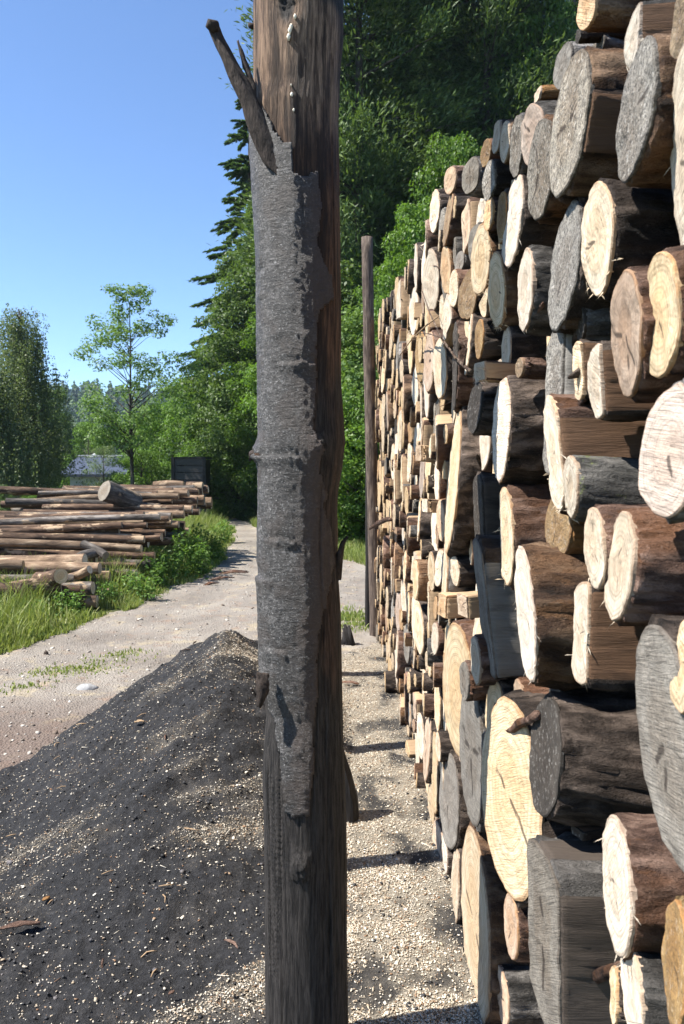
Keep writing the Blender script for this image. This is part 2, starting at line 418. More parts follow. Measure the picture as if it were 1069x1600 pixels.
# stones and litter on the path
pts = []
while len(pts) < 3000:
    y = 4+14*cr.random()**1.5; x = cr.uniform(-3.6, 1.2)
    if path_edge(x, y) > .03 and char_edge(x, y) < .05: pts.append((x, y, h_path(x, y)+.002))
c = np.array(pts); n = len(c); ln = rng.gamma(2, .0042, n)+.004
v, f = blocks(c, ln, ln*.7, ln*.45, rng)
t = NT('path_gravel'); ri = t.n('NewGeometry').outputs['Random Per Island']
t.col(t.ramp(ri, [(0, (.10, .07, .05)), (.3, (.22, .19, .16)), (.8, (.40, .37, .33)), (1, (.58, .54, .46))]))
tag(obj('gravel', mesh_np('gravel', v, f, t.m)), 'loose stones and bark crumbs on the path', 'gravel', kind='stuff')

# ------------------------------------------------------------------ logs of the big stack
def section(n, r, cuts, sd, lump=.045):
    out = []; wood = []
    for k in range(n):
        th = 2*math.pi*k/n
        q = r*(1+lump*nz(math.cos(th)*1.1+sd, math.sin(th)*1.1, sd*1.7)*1.6+.018*nz(math.cos(th)*4, math.sin(th)*4+sd, 3))
        wv = False
        for (ph, d) in cuts:
            cc = math.cos(th-R_(ph))
            if cc > 1e-3 and d*r/cc < q: q = d*r/cc*(1+.012*nz(th*6, sd, 1)); wv = True
        out.append(q); wood.append(wv)
    return out, wood
NLOG = [40]
def make_log(D, L, cuts, sd, fkey, bkey, side='f', oblique=(0, 0), splinter=0, flare=0.):
    N = NLOG[0]; r = D/2; rr = random.Random(int(sd*1000))
    S, wd = section(N, r, cuts, sd)
    th = [2*math.pi*k/N for k in range(N)]
    xs = [.0, .004, .02, .05, .10, .17, .26, .37, .5, .66, .83, 1.] if N < 50 else [.0, .004, .014, .026, .04, .055, .07, .09, .11, .13, .155, .18, .21, .24, .28, .32, .37, .43, .5, .6, .75, 1.]
    xs = [x if x < .021 else x*L for x in xs]
    v = []; rough = .05 if bkey not in 'o' else .02
    taper = rr.uniform(-.10, .10)
    bend = rr.uniform(-.03, .03)*L
    for i, x in enumerate(xs):
        for k in range(N):
            q = S[k]*(1+taper*x/L)
            if i == 0: q *= .95
            else:
                d = rough*fbm(x*9, math.sin(th[k])*2.2+sd, math.cos(th[k])*2.2, 4)*r
                if N > 50: d += (.085*fbm(x*11, math.sin(th[k])*8, math.cos(th[k])*8+sd, 5)-.05*max(0, fbm(x*5, math.sin(th[k])*13, math.cos(th[k])*13+sd, 3)))*r*(1 if bkey != 'o' else .3)
                q += d*(.25 if wd[k] else 1) + flare*r*math.exp(-((x-.25*L)/.1)**2)*max(0, math.cos(th[k]-2.2))
            xr_ = x+(.0045*nz(math.sin(th[k])*6, math.cos(th[k])*6, sd+5)+.002*nz(math.sin(th[k])*17, math.cos(th[k])*17, sd)) if (0 < i < 4 and not wd[k]) else x
            ox = (oblique[0]*math.cos(th[k])+oblique[1]*math.sin(th[k]))*S[k]*max(0, 1-x/.3)
            v.append((xr_+ox, q*math.cos(th[k]), q*math.sin(th[k])+bend*math.sin(math.pi*min(1, x/L))))
    f = []; mi = []; sm = []
    for i in range(len(xs)-1):
        for k in range(N):
            k2 = (k+1) % N
            f.append((i*N+k, i*N+k2, (i+1)*N+k2, (i+1)*N+k)); ww = wd[k] and wd[k2]
            mi.append(1 if ww else 0); sm.append(i > 0)
    f.append(tuple((len(xs)-1)*N+k for k in range(N))); mi.append(1); sm.append(False)
    body = mesh_np('log', v, f, [BARK[bkey], SIDE[side]], sm, mi)
    # the sawn end
    rings = [.0, .12, .25, .4, .55, .7, .82, .92, .975, 1.0, .99]
    fv = []; rad = []; crk = []; ncr = rr.randint(1, 3) if fkey in 'GKTP' else rr.randint(0, 2)
    cracks = [(rr.uniform(0, 6.28), rr.uniform(.3, .9), rr.uniform(.0, .3)) for _ in range(ncr)]
    for j, q in enumerate(rings):
        for k in range(N):
            s = S[k]*.965*q
            y, z = s*math.cos(th[k]), s*math.sin(th[k])
            ox = oblique[0]*y+oblique[1]*z
            x = -.004+ox+.0035*nz(y*30+sd, z*30, sd)+.0012*nz(y*120, z*120, sd)
            if j == len(rings)-2: x += .002
            if j == len(rings)-1: x = .005+ox
            fv.append((x, y, z)); rad.append(q)
            c_ = 0
            for (a, r1, r0) in cracks:
                da = (th[k]-a+.25*nz(q*4, a, sd)+math.pi) % (2*math.pi)-math.pi
                if r0 < q < r1+.1: c_ = max(c_, 1-abs(da)*q/(.10 if fkey in 'GKTP' else .06))
            crk.append(max(0, c_))
    ff = [(j*N+k, (j+1)*N+k, (j+1)*N+(k+1) % N, j*N+(k+1) % N) for j in range(len(rings)-1) for k in range(N)]
    for _ in range(splinter):                  # torn fibres hanging from the saw cut's rim
        k = rr.choice([i for i in range(N) if math.sin(th[i]) < .35]); s = S[k]*.96
        b = Vector((-.003+oblique[0]*s*math.cos(th[k])+oblique[1]*s*math.sin(th[k]), s*math.cos(th[k]), s*math.sin(th[k])))
        ln = rr.uniform(.006, .026); dr = Vector((rr.uniform(-.8, .6), rr.uniform(-.6, .6), rr.uniform(-1.2, .1))).normalized()
        sd_ = dr.cross(Vector((1, .3, .2))).normalized()*rr.uniform(.0006, .0018); o0 = len(fv)
        fv += [b-sd_, b+sd_, b+dr*ln*.6+sd_*.7+Vector((0, 0, .002)), b+dr*ln]; rad += [.5]*4; crk += [0]*4
        ff.append((o0, o0+1, o0+2, o0+3))
    face = mesh_np('cut_face', fv, ff, FACE[fkey], False)
    fattr(face, 'rad', rad); fattr(face, 'crack', crk)
    return body, face

FX = .45                                   # the plane of the stack's sawn ends
REG = {'1': (530, 0, 1.983), '2': (530, 400, 3.959), '3': (700, 400, 2.897), '4': (680, 740, 2.748), '5': (660, 1140, 2.614), '0': (0, 0, 1.)}
HAND = []                                  # (y, z, r) already taken
nlog = 0
def hand(reg, cx, cy, wpx, hpx, fk, bk, label, cuts=(), dx=0., L=1., side='b', spl=0, psi=None, roll=0, flare=0., axisdrop=0.):
    global nlog
    ox, oy, s = REG[reg]
    px, py, wp, hp = ox+cx/s, oy+cy/s, wpx/s, hpx/s
    X = FX+dx/100.
    c = at_x(px, py, X)
    ratio = c.x/c.y
    D = hp*c.y/F
    ps = (ratio - wp/hp) if psi is None else psi
    lim = .30; ax = max(-lim, min(lim, ps))
    NLOG[0] = 60; body, face = make_log(D, L, list(cuts), 3.1+nlog*1.37, fk, bk, side, splinter=spl, flare=flare, oblique=(rnd.uniform(-.05, .05), rnd.uniform(-.1, .1)))
    o = obj('billet', body); o.location = c; o.rotation_euler = (R_(roll), axisdrop+rnd.uniform(-.03, .03), -ax)
    obj('cut_face', face, o)
    tag(o, label, 'billet', 'billets in the tall wood stack')
    HAND.append((c.y, c.z, D/2*min(1, max(.55, .7)))); nlog += 1
    return o
H = hand
# upper right of the picture
H('1', 772, 20, 46, 130, 'T', 't', 'topmost brown log at the head of the stack, lying askew with its sunlit tan end', psi=-.12, L=.7)
H('1', 925, 112, 62, 190, 'W', 'g', 'white half-round billet near the top of the stack, beside the topmost log', cuts=[(180, .35)], spl=8)
H('1', 1068, 70, 60, 200, 'Y', 'y', 'ochre lichened log cut off by the top right corner', dx=-2)
H('1', 1098, 500, 130, 700, 'F', 'd', 'huge pale tan log end at the right edge, upper half of the stack', dx=-1, spl=6)
H('1', 925, 345, 118, 400, 'K', 't', 'grey speckled log end beside the huge pale end at the right edge', dx=-2, flare=.06)
H('1', 715, 385, 112, 425, 'K', 't', 'largest grey speckled log end, with torn brown wood at its side, high in the stack', dx=-2, cuts=[(200, .93)], flare=.1)
H('1', 697, 205, 60, 130, 'G', 'g', 'dark grey rounded log resting on the largest grey speckled end', dx=2)
H('1', 617, 297, 18, 66, 'T', 'o', 'small amber split stick poking out at the stack top', cuts=[(90, .6), (270, .6)], dx=1)
H('1', 745, 113, 14, 40, 'D', 'd', 'thin dark bark scrap lying across the dark grey rounded log', L=.5, dx=2)
H('1', 802, 143, 55, 90, 'G', 'g', 'small grey half-round end wedged below the topmost log', cuts=[(90, .3)], dx=6)
H('1', 625, 530, 80, 300, 'K', 't', 'narrow grey speckled end under the largest grey speckled one', dx=0)
H('1', 601, 420, 62, 185, 'P', 'g', 'pinkish grey log end left of the narrow grey speckled end')
H('1', 552, 455, 46, 180, 'K', 'g', 'slim dark grey end right of the two small cream ends at the skyline')
H('1', 517, 440, 30, 122, 'F', 't', 'second small cream end at the skyline of the stack')
H('1', 490, 425, 30, 98, 'F', 'd', 'first small cream end at the skyline, edge to edge with a second')
H('1', 457, 475, 32, 84, 'Y', 'r', 'small brown log just left of the two cream skyline ends')
H('1', 467, 560, 42, 125, 'K', 'd', 'rough grey-brown end in the row below the skyline')
H('1', 410, 545, 62, 112, 'G', 'g', 'rounded grey end left of the rough grey-brown one')
H('1', 345, 560, 40, 82, 'T', 'r', 'brown log with bark on top at the stack skyline, left of the rounded grey end')
H('1', 540, 690, 66, 275, 'W', 'd', 'tall cream ellipse between dark gaps under the narrow grey speckled end', spl=10)
H('1', 507, 675, 34, 160, 'Y', 'd', 'ochre end tucked behind the tall cream ellipse')
H('1', 466, 665, 32, 100, 'T', 'r', 'brown billet behind the ochre end')
H('1', 700, 830, 112, 395, 'K', 'd', 'grey end with a yellow lichen patch, left of the big dark-barked cream log', dx=-1)
H('1', 803, 745, 106, 345, 'W', 'd', 'big cream log end with thick dark bark in the upper right', dx=-2, spl=10)
H('1', 338, 680, 26, 165, 'Y', 'r', 'brown-barked log standing over the second post side of the stack')
H('1', 297, 655, 26, 135, 'F', 'd', 'thin cream end with dark bark low on the skyline slope')
H('1', 440, 805, 52, 215, 'F', 't', 'shaggy cream end with torn fibres, left of centre', spl=30)
H('1', 425, 760, 42, 125, 'G', 'g', 'grey-brown end behind the shaggy cream one', dx=2)
H('1', 285, 872, 42, 195, 'F', 'd', 'cream end with dark bark below the skyline slope')
H('1', 332, 835, 36, 145, 'T', 't', 'tan end touching the cream end below the skyline slope')
H('1', 375, 812, 30, 70, 'G', 'g', 'blue-grey log top behind the tan end', dx=2)
H('1', 357, 895, 32, 115, 'F', 'r', 'small cream end with reddish bark below the blue-grey log')
H('1', 400, 910, 60, 155, 'Y', 'd', 'dark brown rounded log beside the small reddish-barked end')
H('1', 490, 900, 42, 235, 'F', 't', 'bright slim end with straw-like torn edge', spl=34)
H('1', 580, 900, 42, 260, 'W', 'g', 'bright slim end with grey-black bark, right of the straw-edged one', spl=6)
o = H('1', 750, 990, 30, 145, 'D', 'g', 'grey-barked log with a sawn branch stub facing the camera', dx=1, psi=.15)
mb = MB(); mb.tube([(.10, -.03, 0), (.095, -.075, .0)], [.023, .021], 14, .05)
so = obj('branch_stub', mb.mesh('branch_stub', [BARK['r']], True), o)
H('3', 812, 350, 142, 585, 'P', 'r', 'pinkish ribbed log end with sawing stripes beside the branch-stub log', dx=-1)
H('3', 968, 275, 165, 575, 'F', 'r', 'cream pinkish end right of the ribbed one, with reddish bark', dx=-1, spl=5)
H('3', 1005, 885, 300, 640, 'P', 'g', 'huge pale grey end with a rounded corner of rings at the right edge, mid height', dx=-3, cuts=[(120, .93)], psi=-.05)
H('3', 485, 900, 82, 545, 'W', 'r', 'tall cream straight-sided end above the amber log', dx=-2, cuts=[(0, .75), (180, .8)], spl=16)
H('3', 562, 1040, 62, 300, 'W', 'm', 'white end of the mossy grey log', dx=-3, spl=8)
H('3', 685, 570, 78, 345, 'W', 'd', 'half-shaded white end with a slanting edge', cuts=[(180, .45)])
H('3', 595, 520, 82, 270, 'F', 'd', 'pale split plank end left of the half-shaded white end', cuts=[(0, .5), (180, .5)])
H('3', 485, 650, 120, 690, 'K', 'g', 'long grey bark-textured slab leaning behind the tall cream end', cuts=[(0, .55), (180, .5)], side='g', roll=-6)
H('3', 243, 785, 98, 500, 'W', 'd', 'white end with feathery saw marks, like a shell', dx=-2, cuts=[(90, .93)], spl=6, flare=.12)
H('3', 150, 525, 130, 130, 'F', 't', 'sunlit splintered cream block sticking out over the dark log', side='f', dx=-6, cuts=[(90, .7), (270, .6), (180, .8)], psi=-.25, L=.6, spl=24)
H('3', 330, 505, 60, 95, 'Y', 'r', 'curled piece of brown bark lying behind the splintered cream block', dx=-1, L=.5, psi=-.2)
H('3', 125, 690, 60, 230, 'D', 'd', 'dark brown log under the splintered cream block', dx=-3)
H('0', 708, 752, 24, 235, 'F', 'd', 'very tall thin cream end left of the dark brown log', dx=0)
H('0', 750, 815, 30, 150, 'D', 'd', 'black weathered slab with a ragged top', cuts=[(0, .6), (180, .6)], side='d', dx=-2)
H('0', 757, 950, 30, 225, 'G', 'd', 'grey ragged slab below the black one', cuts=[(0, .5), (180, .5)], side='g', dx=-3)
H('4', 305, 265, 62, 440, 'F', 'r', 'slim cream end of the red-barked log beside the ragged slabs', dx=-1, cuts=[(0, .6)], spl=12)
H('3', 145, 375, 46, 185, 'Y', 'd', 'small ochre end of a dark thin log above the splintered block')
H('3', 97, 400, 32, 285, 'F', 'd', 'thin upright cream sliver left of the small ochre end', cuts=[(0, .5)])
H('3', 170, 210, 50, 135, 'F', 'd', 'cream three-cornered end under the straw-edged one', cuts=[(60, .5), (200, .5)])
H('3', 100, 205, 60, 165, 'Y', 'd', 'small dark ochre end left of the three-cornered one')
H('3', 32, 500, 40, 400, 'D', 'r', 'tall narrow brown end in shade left of the thin cream sliver', cuts=[(0, .5)])
# middle right
H('4', 390, 598, 108, 610, 'W', 't', 'large white end with diagonal saw marks in the middle of the stack', dx=-3, spl=14)
H('4', 635, 690, 150, 470, 'W', 'd', 'long split face half in shade below the amber log', cuts=[(0, .6), (180, .45)], dx=-1, roll=-9, spl=10)
H('4', 690, 320, 92, 370, 'F', 'r', 'medium cream end overlapping the long split face', dx=-3, spl=4)
H('4', 795, 398, 122, 490, 'F', 'r', 'large cream end of the thick brown log in the middle right', dx=-3, flare=.1, spl=4)
H('4', 530, 230, 120, 290, 'Y', 'o', 'amber stripped log rounded like a barrel under the tall cream end', dx=3)
H('0', 1046, 1168, 100, 400, 'G', 'd', 'huge grey weathered end with notched edge at the right, lower half', dx=-3, psi=.1)
H('0', 1072, 1040, 30, 160, 'F', 'd', 'cream end at the right edge above the huge grey weathered one', dx=-5)
H('0', 852, 1183, 40, 195, 'D', 'd', 'thick black log with flaking bark and a dark end', dx=-1, flare=.08)  # its end lies in shade, put in here as dark wood
H('4', 415, 200, 60, 300, 'D', 'r', 'red-brown log recessed right of the slim cream end', dx=6)
o = H('0', 724, 946, 34, 52, 'T', 't', 'square sawn block with grain showing, right one of two', side='f', cuts=[(0, .75), (90, .7), (180, .75), (270, .7)], dx=-4, L=.6, psi=-.2)
H('0', 692, 946, 30, 52, 'T', 't', 'square sawn block with grain showing, left one of two', side='f', cuts=[(0, .75), (90, .7), (180, .75), (270, .7)], dx=-4, L=.6, psi=-.2)
H('0', 687, 888, 14, 62, 'F', 't', 'peeled tan log above the two square sawn blocks')
H('0', 712, 893, 12, 50, 'F', 'd', 'small cream end right of the peeled tan log')
H('0', 716, 1078, 48, 215, 'F', 'r', 'big tan streaked end below the two square sawn blocks', dx=-1)
H('0', 744, 1032, 16, 80, 'F', 'r', 'small cream end stuck to the grey ragged slab', dx=-4)
H('0', 727, 1064, 15, 62, 'G', 'r', 'small round shaded end in front of the big tan streaked one', dx=-5, L=.4)  # grey wood stands in for the shade on this end
H('0', 737, 1175, 50, 225, 'G', 'g', 'bluish grey end below the big tan streaked one', dx=-1)
H('0', 776, 1140, 38, 160, 'F', 'd', 'pale split end between the bluish grey end and the biggest cream one', cuts=[(180, .5)], dx=1)
H('0', 812, 1090, 12, 60, 'T', 'r', 'small reddish log under the large white end', dx=3)
H('0', 795, 1240, 82, 310, 'F', 'd', 'biggest cream end, cracked and sunlit, low in the stack', dx=-2, spl=4)
H('0', 702, 1252, 32, 150, 'G', 'd', 'grey-tan weathered end near the foot of the stack')
H('0', 742, 1437, 44, 290, 'F', 't', 'tall tan end standing at the foot of the stack', dx=-1)
H('0', 816, 1216, 22, 92, 'D', 'd', 'short dark log between the biggest cream end and the thick black log', dx=0)
H('0', 852, 1465, 84, 310, 'G', 'g', 'broad grey weathered beam end like a post in the bottom row', cuts=[(0, .62), (180, .55), (90, .95)], side='d', dx=-3)  # side wood set near black to paint in its shade
H('0', 800, 1447, 24, 102, 'P', 'r', 'small pinkish end left of the broad grey beam')
H('0', 785, 1555, 30, 90, 'T', 'g', 'curled bark log below the small pinkish end', dx=1)
H('0', 966, 1383, 52, 212, 'F', 'r', 'cream dotted end of the reddish-grey log, lower right', dx=-2, spl=10)
H('0', 990, 1545, 36, 150, 'W', 'g', 'white end of the grey log in the bottom right', dx=-2, spl=8)
H('0', 1058, 1505, 50, 200, 'Y', 'y', 'mossy ochre end in the bottom right corner', dx=-2)
H('0', 925, 1445, 24, 90, 'T', 'g', 'pale grey-barked log littered with bark scraps, right of the broad grey beam', dx=8, L=.7)
H('0', 962, 1555, 14, 90, 'F', 'd', 'thin cream end left of the white one in the bottom right', dx=-1)
H('0', 905, 1300, 20, 34, 'D', 'd', 'dark split plank under the thick black log', cuts=[(90, .35), (270, .5)], dx=4)
H('0', 689, 1337, 24, 108, 'T', 'r', 'small reddish log at the foot of the stack')
H('0', 712, 1388, 14, 120, 'F', 'd', 'thin cream end left of the tall tan one at the foot')
H('0', 680, 1207, 13, 132, 'F', 'd', 'thin bright end at the foot of the stack, left of the grey-tan one')
H('0', 668, 1165, 12, 112, 'T', 'd', 'thin tan end at the foot of the stack, leftmost beside the grey-tan one')
H('0', 690, 1195, 14, 105, 'F', 'd', 'cream end squeezed behind the grey-tan weathered one')
H('0', 719, 1570, 16, 72, 'F', 'r', 'small cream end on the ground in the bottom row')
H('0', 738, 1582, 14, 50, 'F', 'r', 'smallest cream end on the ground right of another')
H('0', 709, 1492, 10, 95, 'F', 'd', 'thin upright end leaning at the foot below the tall tan one')
H('0', 655, 708, 20, 34, 'T', 't', 'grainy brown split block jutting out of the far part of the stack', side='f', cuts=[(0, .75), (90, .75), (180, .75), (270, .75)], dx=-5, L=.5, psi=-.2)
H('0', 665, 790, 20, 28, 'F', 'f' if False else 't', 'cream split block jutting out below the grainy brown one', side='f', cuts=[(0, .75), (90, .75), (180, .75), (270, .75)], dx=-5, L=.5, psi=-.2)
H('0', 900, 780, 30, 60, 'T', 'd', 'dark wedge between the mossy log and the amber one', dx=6)
H('0', 870, 1080, 20, 90, 'D', 'd', 'black log above the thick black one', dx=6)
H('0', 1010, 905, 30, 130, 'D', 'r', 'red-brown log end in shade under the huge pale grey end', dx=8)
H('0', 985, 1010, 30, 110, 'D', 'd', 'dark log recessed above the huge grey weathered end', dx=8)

# packed billets fill the rest of the stack
TOP = [(0.4, .72), (1.3, .75), (1.97, .80), (3, 1.03), (4.3, 1.15), (6.4, 1.36), (7.7, 1.45)]
def ztop(y):
    for (a, b), (c_, d) in zip(TOP, TOP[1:]):
        if y <= c_: return 1.6+b+(d-b)*(y-a)/(c_-a)
    return 3.0
VAR = []
specs = [('F', 'd', ()), ('F', 'r', ()), ('W', 'd', ()), ('T', 't', ()), ('G', 'g', ()), ('K', 'g', ()), ('F', 't', ((0, .5),)), ('P', 'r', ()), ('W', 'g', ((180, .4),)),
         ('Y', 'd', ()), ('F', 'r', ((90, .4), (200, .6))), ('G', 'd', ((0, .5), (180, .5))), ('T', 'r', ((90, .75), (270, .75), (0, .75), (180, .75))), ('D', 'd', ())]
SHORT = {'F': 'cream', 'W': 'whitish', 'T': 'tan', 'G': 'grey weathered', 'K': 'grey speckled', 'P': 'pinkish', 'Y': 'ochre brown', 'D': 'dark sooty'}
NLOG[0] = 40
for i, (fk, bk, cuts) in enumerate(specs):
    VAR.append(make_log(.17, .9, list(cuts), 200+i*3.3, fk, bk, 'f', splinter=8 if fk in 'FW' else 0))
pk = random.Random(23); placed = []
def clash(y, z, r, tol):
    for (a, b, q) in placed:
        if (a-y)**2+(b-z)**2 < ((q+r)*tol)**2: return True
    return False
def clash_hand(y, z, r):
    for (a, b, q) in HAND:
        if (a-y)**2+(b-z)**2 < ((q*1.25+r)*.92)**2: return True
    return False
for r0, r1, tries in ((.12, .16, 1200), (.09, .12, 4500), (.07, .09, 8000), (.05, .07, 9000), (.034, .05, 9000)):
    for _ in range(tries):
        r = pk.uniform(r0, r1); y = pk.uniform(1.66, 7.55); z = pk.uniform(r*.9-.02, ztop(y)-r*.8)
        if y > 7.1 and z > 3.0-(7.7-y): pass
        if y < 2.1 and r > .055: continue
        if clash(y, z, r, .92) or clash_hand(y, z, r): continue
        placed.append((y, z, r))
wts = [20, 13, 18, 9, 3, 2, 12, 7, 9, 3, 12, 2, 4, 1]
items = []
for (y, z, r) in placed:
    items.append((y, z, r, pk.choices(range(len(specs)), wts)[0]))
items.sort(key=lambda q: q[2]/q[0]*(q[2]/q[0]**2), reverse=True)      # those that show largest first
NIND = 290-nlog
protos = []
for body, face in VAR:
    protos.append((body, face))
def part_of(y, z):
    hgt = 'low' if z < .95 else ('mid-height' if z < 1.9 else 'high')
    return hgt + (' in the near half of the stack' if y < 4.2 else ' in the far half of stack')
rest = MB(); rest_mi = []
for idx, (y, z, r, k) in enumerate(items):
    near = y < 2.9
    X = FX+pk.uniform(-.02, .035)+(.04 if near else 0)+(.05 if y < 2.1 else 0)
    if pk.random() < .04 and not near: X -= pk.uniform(.03, .07)
    s = r/.085
    loc = Vector((X, y, z)); rot = Euler((pk.uniform(0, 6.28), pk.uniform(-.05, .05), pk.uniform(-.13, .08)))
    if specs[k][2] and k not in (10,): rot.x = pk.choice((0, math.pi/2, math.pi))*1.0+pk.uniform(-.3, .3)
    scl = (max(.75, min(1.2, s)), s, s)
    body, face = protos[k]
    if idx < NIND:
        o = obj('billet', body); o.location = loc; o.rotation_euler = rot; o.scale = scl
        obj('cut_face', face, o)
        tag(o, SHORT[specs[k][0]] + (' split' if specs[k][2] else ' round') + ' billet with ' + {'d': 'dark', 'r': 'reddish', 't': 'peeling', 'g': 'grey', 'y': 'ochre'}[specs[k][1]] + ' bark, ' + part_of(y, z),
            'billet', 'billets in the tall wood stack')
    else:
        M = Matrix.Translation(loc) @ rot.to_matrix().to_4x4() @ Matrix.Diagonal((*scl, 1))
        for me_, base in ((body, 0), (face, 2)):
            rest.add([M @ v_.co for v_ in me_.vertices], [tuple(p.vertices) for p in me_.polygons])
            for p in me_.polygons: rest_mi.append((k, base+p.material_index))
print('hand logs', nlog, 'packed', len(items), 'individual', min(NIND, len(items)))
if rest.v:
    mats = []; key = {}; mi = []
    for k, b in rest_mi:
        m = VAR[k][0].materials[b] if b < 2 else VAR[k][1].materials[0]
        if m.name not in key: key[m.name] = len(mats); mats.append(m)
        mi.append(key[m.name])
    me = mesh_np('far_billets', rest.v, rest.f, mats, False, mi)
    tag(obj('far_billets', me), 'small billets crowding the gaps of the far half of the stack', 'billets', 'billets in the tall wood stack', 'stuff')

# twigs and sticks caught in the stack
def stick(name, pts, rads, mat, label, cat='twig', group=None):
    mb = MB()
    for p_, r_ in zip(pts, rads): mb.tube(p_, r_, 7, .12)
    return tag(obj(name, mb.mesh(name, mat, True)), label, cat, group)
def xs_(pts, X): return [at_x(a, b, X+(d if len(c_) else 0)) for (a, b, *c_) in pts for d in [c_[0] if c_ else 0]]
TW = bark_mat('twig_bark', (.03, .02, .015), (.09, .06, .045), (.2, .15, .11))
stick('dead_twig', [xs_([(735, 580), (712, 560), (690, 528), (672, 490), (660, 455)], .40), xs_([(712, 560), (700, 545), (705, 520)], .39), xs_([(690, 528), (672, 522), (655, 520)], .39), xs_([(725, 570), (730, 545), (722, 530)], .39)],
      [[.006, .005, .004, .003, .002], [.003, .002, .0012], [.003, .002, .001], [.003, .002, .001]], TW, 'dark forked twig hanging in front of the billets, upper middle')
stick('pale_stick', [xs_([(625, 555), (645, 528), (668, 507), (686, 494)], .38)], [[.003, .003, .003, .002]], SIDE['f'], 'thin pale stick leaning across the far billets', 'stick')
stick('branch_piece', [xs_([(794, 1143), (804, 1139), (812, 1130), (826, 1126), (838, 1117)], .435)], [[.006, .009, .012, .009, .011]], BARK['r'], 'knobbly reddish branch piece poking out beside the thick black log', 'stick')
stick('bark_sliver', [xs_([(578, 826), (590, 818), (605, 811), (612, 812)], .36)], [[.012, .02, .016, .008]], BARK['r'], 'brown sliver sticking out beside the second post', 'stick')
stick('root_curl', [xs_([(895, 1190), (915, 1186), (932, 1196), (940, 1215), (935, 1228)], .52)], [[.004, .006, .006, .005, .004]], BARK['g'], 'pale curled root on the thick black log', 'root')
for i, (pts, lab) in enumerate([([(872, 1560), (900, 1540), (945, 1520), (975, 1505)], 'long torn bark strip on the pale grey-barked log, bottom right'),
                               ([(905, 1545), (918, 1525), (922, 1500)], 'short bark scrap standing beside the long torn strip')]):
    stick('bark_scrap', [xs_(pts, .49)], [[.006, .013, .012, .005][:len(pts)]], BARK['r'], lab, 'bark', 'bark scraps in the stack')

for q in range(46):
    y = 1.15+4.5*rnd.random()**1.7; z = rnd.uniform(.15, ztop(y)-.05); X = FX+rnd.uniform(.0, .05); kind_ = rnd.random()
    b0 = Vector((X, y, z)); dr = Vector((rnd.uniform(-.5, .2), rnd.uniform(-1, 1), rnd.uniform(-.5, .35))).normalized()
    ln = rnd.uniform(.04, .13)*(.6 if kind_ < .6 else 1); r0 = rnd.uniform(.004, .009) if kind_ < .6 else .0022
    mb = MB(); mb.tube([b0-dr*ln*.5, b0-dr*ln*.1+Vector((0, 0, .006)), b0+dr*ln*.3, b0+dr*ln*.5], [r0*.5, r0, r0*.9, r0*.3], 6, .35)
    tag(obj('bark_scrap' if kind_ < .6 else 'dead_twig', mb.mesh('scrap', [BARK['d'], BARK['r']][q % 2], True)), 'loose scrap of bark caught between the billets' if kind_ < .6 else 'thin dead twig caught between the billets', 'bark' if kind_ < .6 else 'twig', 'bark scraps in the stack' if kind_ < .6 else 'twigs in the stack')

# ------------------------------------------------------------------ posts
PD = 2.05
def tabl(tab, y):
    if y <= tab[0][0]: return tab[0][1]
    for (a, b), (c_, d) in zip(tab, tab[1:]):
        if y <= c_: return b+(d-b)*(y-a)/(c_-a)
    return tab[-1][1]
LE = [(-600, 400), (0, 397), (150, 397), (180, 392), (250, 393), (400, 402), (700, 405), (900, 402), (1060, 405), (1110, 414), (1160, 408), (1210, 404), (1300, 406), (1600, 408), (1720, 409)]
RE = [(-600, 538), (0, 537), (60, 537), (110, 533), (200, 530), (500, 535), (600, 535), (690, 541), (730, 537), (770, 530), (850, 528), (900, 531), (960, 535), (1100, 538), (1280, 545), (1600, 549), (1720, 552)]
rows = list(np.arange(-520, 1700, 3.2)); NA = 180
BARKPOLY = [(-100, 175), (386, 182), (412, 190), (432, 225), (446, 246), (462, 252), (463, 290), (478, 296), (500, 292), (503, 330), (497, 400), (518, 440), (520, 476), (500, 500), (497, 560), (494, 600), (490, 670), (508, 700), (500, 735), (512, 770), (505, 790),
            (516, 830), (520, 880), (510, 930), (500, 985), (497, 1040), (500, 1062), (490, 1120), (492, 1200), (488, 1248), (444, 1246), (440, 1180), (436, 1120), (424, 1098), (420, 1072), (414, 1052), (408, 1068), (400, 1062), (-100, 1062)]
def inpoly(x, y, poly):
    c_ = False; j = len(poly)-1
    for i in range(len(poly)):
        xi, yi = poly[i]; xj, yj = poly[j]
        if (yi > y) != (yj > y) and x < (xj-xi)*(y-yi)/(yj-yi)+xi: c_ = not c_
        j = i
    return c_
wv, bv, burn_shade, tan_, mask, bx = [], [], [], [], [], []
mpp = PD/F
KNOT = [(472, 1322, 20, .020), (404, 708, 16, .022), (500, 700, 18, .010), (450, 45, 22, -.012), (440, 530, 8, .006), (481, 535, 7, .006), (404, 890, 9, -.010), (470, 1150, 10, .005), (412, 470, 6, .006), (412, 430, 6, -.006)]
